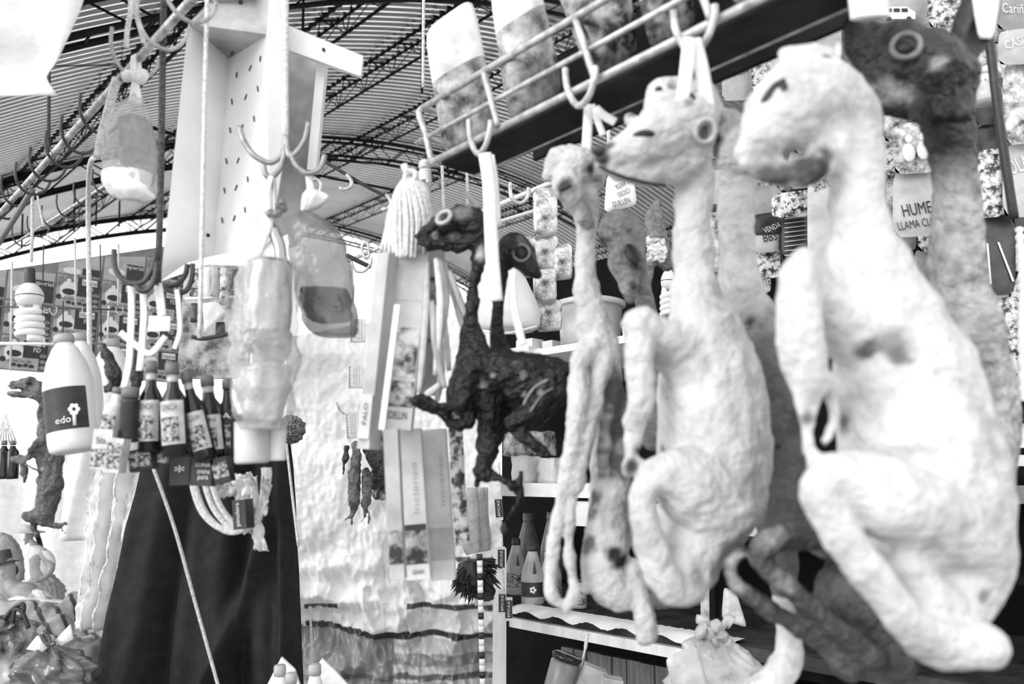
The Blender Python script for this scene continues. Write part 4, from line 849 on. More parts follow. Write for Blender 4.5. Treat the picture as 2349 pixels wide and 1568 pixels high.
# ------------------------------------------------ spiral bulbs
m_tube = M('bulb_glass', .92, .25, .03, 5); m_sock = M('bulb_socket', .035, .4, .2, 30); m_base = M('bulb_base', .8, .35, .05, 5)
def cfl(px, py0, py1, w, y, label, up=True):
    a, b = P(px, py0, y), P(px, py1, y); L = (a-b).length; s = mpp(px, (py0+py1)/2, y); R = w/2*s; ax = (b-a).normalized()
    t = thing('spiral_bulb', label, 'bulb', b)
    part(t, 'socket', MB().lathe(a, [(R*.35, 0), (R*.4, .03*L), (R*.42, .2*L), (R*.5, .21*L)], 18, ax), m_sock)
    part(t, 'base', MB().lathe(a, [(R*.42, .2*L), (R*.75, .26*L), (R*.95, .32*L), (R, .36*L), (R, .42*L), (R*.85, .49*L), (R*.6, .5*L)], 22, ax), m_base)
    part(t, 'vent_ring', MB().lathe(a, [(R*1.01, .375*L), (R*1.01, .388*L)], 22, ax, cap=False), m_sock)
    e1 = X; e2 = ax.cross(X).normalized(); n = 90; turns = 4.2; r = .045*L
    hel = [a+ax*(L*(.58+.38*i/n))+(e1*math.cos(2*math.pi*turns*i/n)+e2*math.sin(2*math.pi*turns*i/n))*(R*.8) for i in range(n+1)]
    part(t, 'spiral_tube', MB().tube(hel, r, 8), m_tube)
    for sg in (-1, 1): part(t, 'stem', MB().tube([a+ax*(L*.49)+X*(sg*R*.5), a+ax*(L*.6)+X*(sg*R*.6)], r, 8), m_tube)
    return t
cfl(68, 616, 786, 58, 1.9, 'spiral energy-saving bulb hanging before the poster board')
cfl(975, 352, 422, 30, 1.35, 'small spiral bulb hanging at the basket corner')
cfl(1533, 590, 735, 34, 2.1, 'spiral bulb half hidden behind the ribboned fetus')
# ================================================================ wire basket overhead
m_wire = M('basket_wire', .6, .4, .3, 50, metal=.2)
zl = P(990, 372, 1.32).z
bl0, bl1 = PZ(990, 372, zl), PZ(1732, 3, zl)
wl = (bl1-bl0).normalized(); wl2 = Vector((wl.x, wl.y, 0)).normalized(); wn = Vector((-wl2.y, wl2.x, 0)); wn = wn if wn.y > 0 else -wn   # across the basket, away from us
BL = (bl1-bl0).length+.1
zu = P(950, 232, bl0.y*.985).z; dz = zu-zl
out = P(950, 232, bl0.y*.985)-bl0; fo = Vector((out.x, out.y, 0)); fo = wn*fo.dot(wn)
bk = thing('wire_basket', 'long wire basket hung overhead, holding clear pouches, hooks along its edge', 'basket', bl0)
def bw(k, h, off): return bl0+wl2*k+Z*(h*dz)+wn*off+wl2*(-.02*h)
part(bk, 'lower_rail', MB().tube([bw(0, 0, 0), bw(BL, 0, 0)], .0058, 8), m_wire)
part(bk, 'middle_rail', MB().tube([bw(-.03, .45, -.006), bw(BL, .45, -.006)], .0042, 8), m_wire)
part(bk, 'upper_rail', MB().tube([bw(0, 1, -.01), bw(BL, 1, -.01)], .0056, 8), m_wire)
part(bk, 'rear_rail', MB().tube([bw(0, 0, .09), bw(BL, 0, .09)], .005, 8), m_wire)
part(bk, 'rear_rail', MB().tube([bw(0, 1, .16), bw(BL, 1, .16)], .005, 8), m_wire)
part(bk, 'end_frame', MB().tube(spl([bw(0, 1, .16), bw(0, 1, .1), bw(0, 1, -.01), bw(0, .5, -.006), bw(0, 0, 0)], 4), .0056, 8), m_wire)
part(bk, 'end_rail', MB().tube([bw(0, .45, 0), bw(0, .45, .15)], .004, 8), m_wire)
part(bk, 'base_board', MB().box(bw(BL/2, .02, .05), wl2*(BL/2-.01), wn*.036, Z*.006), M('basket_board', .035, .8, .5, 8, spec=.15), smooth=False)
part(bk, 'back_board', MB().box(bw(.14+(BL-.14)/2, .8, .13), wl2*((BL-.14)/2), wn*.004, Z*(dz*.8)), M('basket_back', .02, .9, .4, 8, spec=.1), smooth=False)
def rail_k(px, py):     # parameter along the lower rail nearest to this pixel column
    best = min(range(400), key=lambda i: abs((lambda p: CX+F*(p-CAM).dot(RT)/(p-CAM).dot(FW))(bw(BL*i/400, 0, 0))-px)); return BL*best/400
for px in (1150, 1372, 1640): k = rail_k(px, 0); part(bk, 'upright', MB().tube(spl([bw(k-.012, 1, -.012), bw(k-.004, .5, -.012), bw(k, 0, -.008)], 4), .005, 8), m_wire)
for px, s in ((1112, .034), (1342, .034), (1605, .034)):
    k = rail_k(px, 0); c = bw(k, 0, -.01)
    q = [(-1.1, 1.1), (-1.0, .3), (-.6, -.5), (-.05, -.95), (.6, -.75), (1.0, -.1), (1.05, .3)]
    part(bk, 'hook', MB().tube(spl([c+wl2*(x*s*.9)+Z*(h*s)-wn*.004*x for x, h in q], 5), .005, 8), m_wire)
# pouches in the basket
m_pouch = M('pouch_contents', .4, .25, .5, 20, ramp=(.03, .8, .36, .66), spec=.8, detail=6, bump=.3, bscale=40); m_pouch_hi = M('pouch_gloss', .82, .12, .12, 10, spec=.9, bump=.4, bscale=18); m_pouch_dark = M('pouch_dark', .1, .25, .6, 28, ramp=(.015, .42, .45, .62), spec=.8, detail=6)
def pouch(corners, y, th, label, name='plastic_pouch', cat='pouch', mat=None, top=None, nu=14, nv=18, split=.5, yt=None, group=None, words=None):
    """pillowy bag; corners tl,tr,br,bl in px; yt = depth at the top"""
    tl, tr, br, bl = corners; yt = yt or y
    T = [P(tl[0], tl[1], yt), P(tr[0], tr[1], yt), P(br[0], br[1], y), P(bl[0], bl[1], y)]
    nrm = (T[1]-T[0]).cross(T[3]-T[0]).normalized(); nrm = nrm if nrm.y < 0 else -nrm
    def surf_(sg):
        def fn(u, v):
            # rounded outline
            uu = .5+(u-.5)*(1-.10*(abs(2*v-1)**6)); vv = .5+(v-.5)*(1-.08*(abs(2*u-1)**6))
            p = T[0].lerp(T[1], uu).lerp(T[3].lerp(T[2], uu), vv)
            b = (max(0, 1-(2*u-1)**4)**.5)*(max(0, 1-(2*v-1)**6)**.5)
            return p+nrm*(sg*th*b*(.8+.35*nz(p, 22)))
        return fn
    t = thing(name, label, cat, (T[2]+T[3])/2, group)
    mb = MB().sheet(lambda u, v: surf_(1)(u, v*split), nu, nv//2) if top else None
    if top: part(t, 'clear_top', mb, top); part(t, 'filled_front', MB().sheet(lambda u, v: surf_(1)(u, split+v*(1-split)), nu, nv), mat or m_pouch)
    else: part(t, 'front', MB().sheet(surf_(1), nu, nv), mat or m_pouch)
    part(t, 'back', MB().sheet(surf_(-1), nu, nv), top or mat or m_pouch)
    if words:
        for wd, u, v, ww, hh, m, rot in words:
            ex = (T[1]-T[0]); W_ = ex.length; ex = ex.normalized(); ez = (T[0]-T[3]); H_ = ez.length; ez = ez.normalized(); ez = (ez-ex*ez.dot(ex)).normalized()
            c, s = math.cos(math.radians(rot)), math.sin(math.radians(rot)); e1 = ex*c+ez*s; e2 = ez*c-ex*s
            o = surf_(1)(u, v)+nrm*.004
            mb = MB(); text(mb, wd, o, e1, e2, w=ww*W_, h=hh*H_); part(t, 'lettering', mb, m, smooth=False, kind='stuff')
    return t
pouch(((972, 70), (1086, -10), (1148, 318), (1018, 356)), 1.32, .03, 'glossy clear pouch of pale herbs at the end of the overhead basket', top=m_pouch_hi, split=.42, yt=1.27)
pouch(((1120, -40), (1226, -90), (1296, 212), (1168, 292)), 1.2, .03, 'clear pouch of chopped leaves second from the basket end', top=m_pouch_hi, split=.35, yt=1.15)
pouch(((1250, -90), (1430, -150), (1466, 132), (1358, 192)), 1.08, .026, 'clear pouch of dark mushrooms in the middle of the basket', mat=m_pouch_dark, yt=1.04)
pouch(((1436, -140), (1560, -160), (1600, 60), (1492, 122)), 1.0, .026, 'clear pouch of dark seeds behind the ribboned hook', mat=m_pouch_dark, top=m_pouch_hi, split=.55, yt=.96)
pouch(((1630, -220), (1760, -240), (1790, -40), (1680, 18)), .92, .024, 'pale pouch at the near end of the basket', mat=m_pouch, yt=.9)
# straps and ribbons that hold the fetuses
m_ribbon = M('white_ribbon', .86, .5, .08, 30, bump=.3, bscale=80)
def ribbon(q, y, r, label, flat=.35):
    return single('hanging_ribbon', MB().tube(spl(PP(q, y), 6), r, 10, flat=flat), m_ribbon, label, 'ribbon')
ribbon([(1112, 352), (1122, 420), (1126, 520), (1130, 600), (1138, 690)], 1.13, .0105, 'broad white strap hanging from the basket hook beside the dark skull-headed fetus')
ribbon([(1124, 356), (1134, 420), (1140, 520)], 1.16, .007, 'narrow white strap doubled behind the broad strap')
ribbon([(1350, 240), (1348, 290), (1345, 350)], 1.06, .007, 'white tie holding the thin cream fetus')
ribbon([(1358, 240), (1372, 280), (1384, 310)], 1.06, .005, 'loose tail of the tie above the thin cream fetus')
ribbon([(1366, 248), (1385, 265), (1412, 280)], 1.06, .007, 'second loose tail of the tie, blowing sideways')
ribbon([(1582, 88), (1576, 150), (1568, 220), (1562, 280)], .86, .0085, 'white ribbon running down over the head with dark nose')
ribbon([(1592, 90), (1608, 150), (1618, 210), (1626, 262)], .87, .009, 'second white ribbon looped behind the ear ring')
ribbon([(1985, -40), (1990, 0), (1996, 42)], .8, .022, 'wide white strap above the largest fetus', flat=.3)
ribbon([(2240, -40), (2252, 40), (2262, 80), (2275, 20), (2280, -40)], .86, .008, 'pale loop of strap around the dark ear')
ribbon([(1175, 620), (1178, 690), (1192, 760), (1200, 790)], 1.14, .006, 'grey cloth strip dangling under the skull-headed fetus')

# ================================================================ incense cartons, skein, reeds
m_cart = M('carton_grey', .46, .55, .2, 16); m_cartl = M('carton_light', .66, .5, .15, 16); m_print = M('carton_picture', .3, .5, .6, 42, ramp=(.03, .78, .4, .6), detail=6); m_print2 = M('carton_picture_dark', .2, .5, .6, 36, ramp=(.02, .5, .42, .6), detail=6)
INK = m_ink
pbox((845, 1030), (890, 585), 34, .014, 1.16, m_cart, 'long grey incense carton at the outer edge of the bunch', tilt=-25)
pbox((876, 985), (912, 700), 13, .005, 1.1, m_plw, 'thin white incense stick packet on the bunch')
pbox((905, 985), (948, 572), 80, .014, 1.2, m_cartl, 'tall incense carton with a large printed picture and dark brand block', band=[(.28, .55, m_print), (.12, .26, m_print), (.7, .97, m_cartl)], words=[('MEDELLIN', 0, .075, .7, .04, INK, False)])
pbox((985, 905), (1000, 575), 40, .014, 1.27, m_cart, 'incense carton with dark printing beside the picture carton', band=[(.35, .8, m_print2)])
pbox((835, 1006), (845, 905), 26, .01, 1.15, m_cartl, 'short grey carton hanging at the foot of the bunch', words=[('PALO', 0, .55, .5, .35, INK, True)])
pbox((914, 1326), (898, 985), 34, .013, 1.17, m_cart, 'long lower carton with mountain picture, narrowest of three', band=[(.1, .32, m_print2)])
pbox((962, 1326), (940, 985), 54, .013, 1.26, m_cartl, 'long lower carton with mountain picture, middle of three', band=[(.1, .32, m_print2), (.32, .36, m_labd)], words=[('incienso', .1, .6, .35, .25, m_cart, True), ('GRAN', 0, .05, .5, .03, INK, False)])
pbox((1018, 1328), (996, 985), 56, .013, 1.3, m_cartl, 'long lower carton with white barcode patch, broadest of three', band=[(.13, .34, m_cart)], words=[('incienso', .2, .65, .35, .2, m_cart, True)])
part_ = None
mb = MB().tube(spl(PP([(1040, 900), (1046, 1000), (1052, 1120), (1062, 1250)], 1.26), 8), .0115, 10, flat=.3)
single('snake_skin', mb, M('snake_skin_pattern', .3, .4, .5, 70, ramp=(.02, .6, .45, .55)), 'mottled dark snakeskin strip hanging behind the cartons', 'snakeskin')
sk = thing('cord_skein', 'thick white skein of cord hung beside the basket corner', 'skein', P(945, 585, 1.2))
part(sk, 'bundle', bag_mesh([(940, 405, 14), (944, 430, 34), (942, 480, 46), (936, 530, 54), (930, 580, 58)], 1.2, .006, seed=31), m_cord)
mb = MB()
for i in range(34):
    a = i*2.399; r = .5+.5*((i*7) % 10)/10
    mb.tube(spl([P(940+6*math.cos(a), 402, 1.2+.005*math.sin(a)), P(943+36*math.cos(a), 440, 1.2+.02*math.sin(a)), P(938+50*math.cos(a+.3), 510, 1.2+.03*math.sin(a+.3)), P(926+62*math.cos(a+.5)*r, 585+8*math.sin(i), 1.2+.035*math.sin(a+.5))], 5), .0032, 5)
part(sk, 'strands', mb, m_cord, kind='stuff')
part(sk, 'loop', MB().tube(spl(PP([(930, 420), (932, 400), (946, 392), (954, 402), (946, 418)], 1.19), 5), .005, 7), m_cord)
part(sk, 'tag_end', MB().tube(PP([(938, 404), (926, 378)], 1.19), .006, 7), m_cord)
m_reed = M('dried_reed', .42, .5, .35, 40, stretch=(3, 3, .4))
G = 'dried reed blades fanned above the black fetus'
for i, q in enumerate(([(1000, 592), (1010, 700), (998, 860)], [(1010, 595), (1024, 690), (1002, 800)], [(1020, 600), (1048, 700), (1066, 760)], [(1005, 640), (1020, 760), (1030, 850)], [(990, 690), (1000, 800), (1020, 890)], [(1030, 620), (1056, 690), (1076, 740)], [(980, 600), (975, 740), (960, 900)], [(1066, 760), (1055, 820), (1040, 860)], [(1085, 820), (1060, 845), (1038, 862)], [(1010, 880), (985, 900), (975, 905)], [(996, 700), (1012, 840), (1002, 920)], [(970, 760), (972, 840), (960, 900)])):
    single('reed_blade', MB().tube(spl(PP(q, 1.16+.012*(i % 4)), 6), [.0035+.002*math.sin(math.pi*j/12) for j in range(13)], 8, flat=.35), m_reed if i % 3 else M('reed_pale', .68, .5, .2, 40), 'dried reed blade fanned out above the black shrivelled fetus' if i % 3 else 'pale dried reed blade fanned out above the black shrivelled fetus', 'reed', G if i % 3 else 'pale '+G)

# ================================================================ goods in the stall
m_tub = M('tub_plastic', .62, .3, .15, 12, trans=.25); m_boxw = M('white_carton', .85, .5, .06, 10)
t = thing('storage_tub', 'clear ribbed plastic tub with lid on the upper shelf', 'tub', PS(1355, 795, .45))
a = PS(1355, 795, .45); s = .00205
tb = MB()
for i, (r, h) in enumerate(((.92, 0), (.96, .02), (1, .85), (1.05, .86), (1.05, .95))): pass
part(t, 'tub_body', MB().lathe(a, [(.118, 0), (.125, .01), (.135, .17)], 28), m_tub)
part(t, 'lid', MB().lathe(a, [(.145, .165), (.15, .17), (.15, .185), (.12, .195)], 28), M('tub_lid', .7, .3, .1, 12))
part(t, 'contents', MB().lathe(a, [(.1, .004), (.11, .12)], 20), M('tub_contents', .5, .6, .5, 60, ramp=(.3, .9, .4, .6)))
for i, (px, py, w, h, lab) in enumerate(((1200, 815, .07, .022, 'flat white carton at the front of the upper shelf'), (1215, 790, .05, .02, 'white carton stacked behind the flat one'), (1268, 808, .03, .035, 'tall white carton with barcode beside the tub'), (1450, 775, .02, .05, 'upright white carton on the far side of the tub'), (1175, 812, .03, .012, 'thin white leaflet pile at the shelf end'))):
    b = PS(px, py, .36+.04*i); single('white_carton', MB().box(Vector((b.x, b.y, zs1+.014+h+(.044 if i == 1 else 0))), Bd*w, Cc*.035, Z*h), m_boxw, lab, 'carton', smooth=False)
# barcode print
m_barc = M('barcode_ink', .03, .6); b = PS(1262, 808, .44)
# bottles on the counter
fp = [(.85, 0), (1, .03), (1, .42), (.95, .5), (.42, .86), (.36, .9)]
m_pet = M('clear_bottle', .6, .2, .2, 10, trans=.3); m_petd = M('grey_bottle', .22, .25, .3, 10, trans=.3)
def on_counter(px, py, off): b = PS(px, py, off); return b
for i, (px, off, w, h, lab, g) in enumerate(((1184, .24, .085, .215, 'clear handled bottle with patterned label beside the post', 1), (1222, .10, .085, .215, 'clear handled bottle with a dark flower label on the counter', 1), (1264, .22, .085, .2, 'clear bottle with patterned label behind the cream fetus legs', 1), (1212, .5, .11, .30, 'tall grey bottle at the back of the counter', 0), (1266, .66, .10, .30, 'second tall grey bottle standing beside it at the back of the counter', 0), (1330, .16, .05, .1, 'small clear bottle under the cream fetus', 1))):
    b = PS(px, 1395, off); b.z = zs3+.02; y = b.y
    t = thing('bottle', lab, 'bottle', b)
    part(t, 'body', MB().lathe(b, [(r*w*.5, q*h) for r, q in fp], 22), m_pet if g else m_petd)
    part(t, 'cap', MB().lathe(b, [(.2*w, .88*h), (.21*w, .9*h), (.2*w, h)], 18), m_labd if g else m_petd)
    if g:
        def fn(u, v): th_ = (u-.5)*2.6; return b+Z*(lerp(.14, .38, v)*h)+(X*math.sin(th_)-Y*math.cos(th_))*(w*.507)
        lo = part(t, 'label', MB().sheet(fn, 10, 2), m_labd if i == 1 else m_pic)
        part(t, 'handle_gap', MB().prism([b+Z*(.52*h)-Y*(w*.47)+X*(.0), b+Z*(.52*h)-Y*(w*.47)+X*(.014), b+Z*(.74*h)-Y*(w*.36)+X*.006], Y*.004), m_labd, smooth=False)
        if i == 1:
            mb = MB()
            for q in range(5): mb.ball(b+Z*(.26*h)-Y*(w*.52)+X*(.008*math.cos(q*1.26))+Z*(.008*math.sin(q*1.26)), .005, (1, .2, 1), 8, 6)
            part(t, 'flower_print', mb, m_wht, of=lo, kind='stuff')
pouch(((1440, 1330), (1530, 1345), (1540, 1400), (1440, 1398)), PS(1490, 1395, .15).y, .02, 'crumpled clear film bundle on the counter', mat=m_smoke)
# wrapped bundles on the middle shelf
for i, (px, py, w, h, lab, mt) in enumerate(((1206, 1055, .04, .055, 'film-wrapped white bundle on the middle shelf', m_plw), (1268, 1070, .045, .05, 'second film-wrapped bundle beside it on the middle shelf', m_plw), (1190, 1000, .05, .05, 'shiny foil bundle stacked on the wrapped ones', m_pouch), (1240, 985, .05, .05, 'netted foil pack at the top of the bundles', m_pouch))):
    b = PS(px, py, .34+.03*i); b.z = zs2+.026+h+(.115 if i > 1 else 0)
    mb = MB().box(b, Bd*w, Cc*.045, Z*h); bm = bmesh.new(); me = bpy.data.meshes.new('w'); me.from_pydata([tuple(v) for v in mb.v], [], mb.f); bm.from_mesh(me); bmesh.ops.subdivide_edges(bm, edges=bm.edges[:], cuts=5, use_grid_fill=True)
    mb2 = MB(); mb2.v = [v.co+Vector((nz(v.co, 40), nz(v.co+Vector((5, 0, 0)), 40), nz(v.co+Vector((0, 5, 0)), 40)))*.008 for v in bm.verts]; bm.verts.index_update(); mb2.f = [tuple(v.index for v in f.verts) for f in bm.faces]; bm.free()
    single('wrapped_bundle', mb2, mt, lab, 'bundle')
# hanging strip of small labelled cartons on the post
for i, (px, py, lab) in enumerate(((1146, 1165, 'match carton with vertical print, topmost on the post string'), (1150, 1280, 'match carton with vertical print, second on the post string'), (1152, 1382, 'match carton with vertical print, third on the post string'), (1167, 1396, 'match carton with vertical print tied lowest beside the post'))):
    pbox((px, py+27), (px-2+(2 if i else -2), py-27), 17, .006, 2.85, m_cartl, lab, band=[(.12, .88, m_ink)], words=[('EFICAZ', 0, .5, .68, .32, m_wht, True)], name='match_carton')
single('twine', MB().tube(spl(PP([(1144, 1060, 2.87), (1148, 1140, 2.87), (1152, 1250, 2.87), (1156, 1360, 2.87)], None), 5), .004, 6), m_cord, 'knotted white twine carrying the match cartons', 'twine')
# candles / tassel / banded stick
for i, (x, w) in enumerate(((1086, .026), (1103, .024), (1114, .012))):
    single('cloth_strip', MB().tube(spl([p+Y*.05*i for p in PP([(x-2, 1118, 2.6), (x-4, 1180, 2.6), (x-6+i*4, 1240, 2.6), (x+i, 1268, 2.6)], None)], 5), [w*(.6+.5*math.sin(j/15*2.6)) for j in range(16)], 8, flat=.4), M('grey_cloth', .38, .7, .2, 40), ('broad grey cloth strip hanging under the black fetus', 'middle grey cloth strip hanging under the black fetus', 'narrow grey cloth strip hanging under the black fetus')[i], 'cloth')
st = thing('banded_stick', 'slim stick with dark and clear bands hanging before the striped tarpaulin', 'stick', P(1106, 1568, 2.6))
for i in range(22):
    a, b = P(1100+i*.35, 1270+i*15, 2.6), P(1100+(i+1)*.35, 1270+(i+1)*15-1, 2.6); part(st, 'band', MB().tube([a, b], .009, 8, flat=.6), m_labd if i % 3 == 0 else m_plw)
# black feather plume
t = thing('feather_plume', 'bushy black feather plume hanging beside the banded stick', 'plume', P(1095, 1380, 2.7))
part(t, 'core', bag_mesh([(1080, 1285, 10), (1082, 1300, 30), (1088, 1330, 40), (1098, 1360, 32), (1110, 1378, 8)], 2.7, .02, seed=40), m_darkcont)
mb = MB(); rnd = random.Random(5)
for i in range(420):
    a = rnd.uniform(-2.6, .6); r = rnd.uniform(25, 60); c = (1082+rnd.uniform(-12, 14), 1305+rnd.uniform(-8, 25))
    e = (c[0]+r*math.cos(a), c[1]-r*.9*math.sin(a)); mb.tube(spl(PP([(c[0], c[1], 2.7), ((c[0]+e[0])/2+4, (c[1]+e[1])/2-6, 2.68), (e[0], e[1]+6, 2.67+rnd.uniform(-.03, .03))], None), 3), [.003]*6+[.001], 4)
part(t, 'barbs', mb, M('black_feather', .02, .5, .5, 60), kind='stuff')
# balloon-like plastic bell
bell = thing('plastic_bell', 'inflated white plastic bag hanging inside the stall', 'bag', P(1165, 760, 2.2))
part(bell, 'film', bag_mesh([(1140, 575, 12), (1148, 610, 36), (1155, 660, 62), (1162, 710, 74), (1168, 745, 70), (1168, 758, 58)], 2.2, .004, seed=50, flat=.9), m_hdpe)
part(bell, 'rim', MB().tube(spl(PP([(1100, 757, 2.16), (1160, 764, 2.1), (1232, 748, 2.16)], None), 6), .004, 7), m_plw)
# strip of foil sachets
m_foil = M('foil_sachet', .5, .18, .6, 26, ramp=(.05, .95, .35, .65), spec=.9, detail=6, bump=.5, bscale=50, metal=.3)
for i, (x0, y0, x1, y1, lab) in enumerate(((1222, 432, 1278, 540, 'uppermost foil sachet in the hanging strip'), (1218, 540, 1280, 618, 'foil sachet second down in the hanging strip'), (1222, 618, 1276, 690, 'foil sachet third down in the hanging strip'), (1226, 690, 1288, 758, 'lowest foil sachet in the hanging strip'), (1180, 545, 1222, 610, 'white foil sachet beside the hanging strip'), (1266, 560, 1312, 640, 'crackly clear sachet hanging beside the strip'))):
    pouch(((x0, y0), (x1, y0-4), (x1+2, y1), (x0+2, y1+4)), 2.26+.03*(i % 2), .012, lab, name='foil_sachet', cat='sachet', mat=m_foil)
single('back_rail', MB().tube([P(1090, 492, 2.5), P(1500, 320, 2.1)], .008, 8), m_wht, 'white pipe rail with hooks behind the thin cream fetus', 'rail')
single('back_rail', MB().tube([P(1090, 524, 2.6), P(1250, 476, 2.42)], .006, 8), m_wht, 'thinner white rail below the pipe rail', 'rail')
for q, lab in (([(1170, 418), (1172, 448), (1185, 464), (1202, 462), (1212, 445), (1212, 430)], 'white hook curling over the pipe rail'), ([(1380, 300), (1384, 286), (1394, 292), (1396, 330), (1390, 345)], 'long white wire loop beside the cream fetus head'), ([(1428, 285), (1432, 265), (1440, 275), (1444, 310)], 'second white wire loop near the dark nose')):
    single('wire_hook', MB().tube(spl(PP(q, 2.2), 6), .006, 8), m_pipe, lab, 'hook')
# dried cob with tied paper
animal('dried_pod', 'dark ridged dried pod with a torn paper wrapped round it', 'pod', [[(1508, 465, 0, 10), (1500, 500, 0, 22), (1508, 550, 0, 26), (1520, 590, 0, 26), (1530, 610, 0, 14)], [(1492, 600, 0, 12), (1486, 640, 0, 11), (1482, 688, 0, 5)]], 1.9, base=.3, mat=m_skin, wob=.004, wscale=30, smooth=2, mottle=.6)
scrap([(1500, 545), (1508, 575), (1500, 600)], 46, 1.82, 'torn cream paper folded round the dried pod', seed=21)
# packets behind the cream fetus head
pouch(((1392, 400), (1452, 395), (1462, 470), (1385, 490)), 2.0, .012, 'white packet printed with upside-down words behind the dark nose', name='seed_packet', cat='packet', mat=m_boxw, words=[('EVLANTA', .6, .35, .7, .12, m_ink, 200), ('COCOO', .6, .6, .5, .12, m_ink, 200), ('GUILLEN', .5, .85, .7, .14, m_ink, 12)])
# ================================================================ wall of printed packets at the right
m_pk = [M('packet_light', .6, .35, .25, 10, spec=.6), M('packet_photo', .4, .35, .6, 26, ramp=(.03, .85, .38, .6), spec=.6, detail=6), M('packet_dark', .05, .35, .5, 18, spec=.6), M('packet_mid', .38, .35, .3, 10, spec=.6), M('packet_busy', .4, .35, .5, 55, ramp=(.02, .8, .42, .56), spec=.6, detail=5)]
K = m_ink; Wt = m_wht
packs = [
 (1656, 150, 1724, 232, 0, 'pale packet with fine print right of the ribboned head', [('SAHUM', .5, .3, .7, .12, K, 8)]),
 (1724, 120, 1790, 215, 4, 'busy dark packet tucked behind the white heads', []),
 (1826, 50, 1930, 150, 0, 'grey packet with curved lettering above the largest head', [('DULCE MESA', .5, .25, .85, .12, Wt, 18), ('MAMANI', .5, .45, .6, .12, Wt, 18)]),
 (1990, -60, 2128, 72, 0, 'pale packet printed with a little white van', [('CANASTO', .5, .42, .7, .1, Wt, 8)]),
 (2130, -50, 2215, 66, 4, 'packet with dark slanted stripes beside the van packet', []),
 (2286, -40, 2390, 70, 3, 'grey packet with flowing white script above the bubble-lettered one', [('Cariñosa', .45, .62, .75, .2, Wt, -10)]),
 (2290, 72, 2400, 150, 0, 'packet with bubble lettering below the script packet', [('CASITA', .4, .4, .7, .24, Wt, 10)]),
 (2300, 150, 2400, 330, 1, 'photo printed packet below the bubble-lettered packet', []),
 (2300, 335, 2400, 500, 0, 'light packet with large arrow-like print', [('OLA', .3, .3, .5, .2, Wt, 12)]),
 (2242, 345, 2300, 500, 4, 'narrow busy packet behind the mottled neck', []),
 (2236, 500, 2330, 680, 2, 'black packet with pale diagonal figures', [('/ \\', .5, .6, .6, .5, Wt, 0)]),
 (2240, 690, 2345, 830, 4, 'dark newsprint packet beside the white flank', []),
 (2240, 830, 2345, 935, 0, 'stack of pale printed sheets at the shelf edge', [('- - - -', .5, .4, .8, .1, K, 0)]),
 (2050, 285, 2150, 400, 1, 'packet showing two small seated figures behind the white neck', []),
 (2048, 395, 2155, 545, 0, 'incense packet reading LLAMA CLIENTES behind the largest fetus', [('HUMEC', .55, .6, .8, .18, K, 2), ('LLAMA CLIEN', .52, .82, .92, .12, K, 2)]),
 (1600, 395, 1660, 470, 0, 'white soft packet peeking between two necks', []),
 (1606, 490, 1656, 625, 1, 'long white packet with a bird print between two necks', []),
 (1722, 430, 1790, 520, 3, 'plain grey packet under the dark jaw', []),
 (1770, 445, 1872, 500, 4, 'crinkled foil packet with jagged letters', [('RD', .4, .5, .4, .5, Wt, 10)]),
 (1728, 492, 1796, 540, 2, 'dark packet lettered VENDA under the grey packet', [('VENDA', .6, .72, .6, .25, Wt, 16)]),
 (1794, 490, 1856, 596, 2, 'dark box with pale horizontal stripes', []),
 (1852, 402, 1925, 600, 0, 'tall light packet lettered SAHUMERIO beside the striped box', [('SAHUMERIO', .5, .12, .8, .12, K, 14)]),
 (1730, 535, 1786, 580, 0, 'pale packet with bold letters below the dark one', [('BBS', .6, .3, .6, .4, K, 4)]),
 (1718, 575, 1790, 640, 4, 'fan-shaped busy packet above the grey flank', []),
 (1722, 640, 1768, 672, 0, 'small packet lettered VENTE above the grey flank', [('VENTE', .5, .4, .9, .6, K, 6)]),
]
for i, (x0, y0, x1, y1, mi, lab, wd) in enumerate(packs):
    yy = PS((x0+x1)/2, (y0+y1)/2, .25+.025*(i % 3)).y
    t = pouch(((x0, y0), (x1, y0-(x1-x0)*.12), (x1, y1-(x1-x0)*.05), (x0, y1)), yy, .008, lab, name='printed_packet', cat='packet', mat=m_pk[mi], words=wd, nu=8, nv=8)
    if 'van' in lab:
        mb = MB(); e1, e2 = X, Z; o = P(2062, 30, yy-.03); w = .075
        mb.prism([o+X*(-.55*w*1.3)-Z*.018, o+X*(.6*w)-Z*.018, o+X*(.62*w)+Z*.004, o+X*(.3*w)+Z*.02, o+X*(-.3*w)+Z*.02, o+X*(-.55*w)+Z*.002, o+X*(-.72*w)-Z*.004], Y*.001); part(t, 'van_print', mb, m_wht, smooth=False)
        mb = MB()
        for dx in (-.4, .35): mb.lathe(o+X*(dx*w)-Z*.018-Y*.001, [(.007, 0), (.007, .001)], 12, ax=-Y)
        for dx in (-.38, -.08, .22): mb.box(o+X*(dx*w)+Z*.008-Y*.0015, X*.008, Y*.0005, Z*.005)
        part(t, 'van_wheels', mb, m_ink, smooth=False, kind='stuff')
    if 'stripes' in lab and 'horizontal' in lab:
        mb = MB()
        for q in range(9): a = P(1800, 502+q*10.5, yy-.012); b = P(1850, 496+q*10.5, yy-.012); mb.tube([a, b], .0018, 5)
        part(t, 'pale_stripes', mb, m_cartl, kind='stuff')
    if 'seated' in lab:
        mb = MB()
        for dx, dy in ((2085, 350), (2118, 345)): mb.ball(P(dx, dy-32, yy-.02), .012, (1, .3, 1.1), 8, 6); mb.ball(P(dx, dy, yy-.02), .022, (.9, .25, 1.3), 8, 6)
        part(t, 'figure_print', mb, m_wht, kind='stuff')
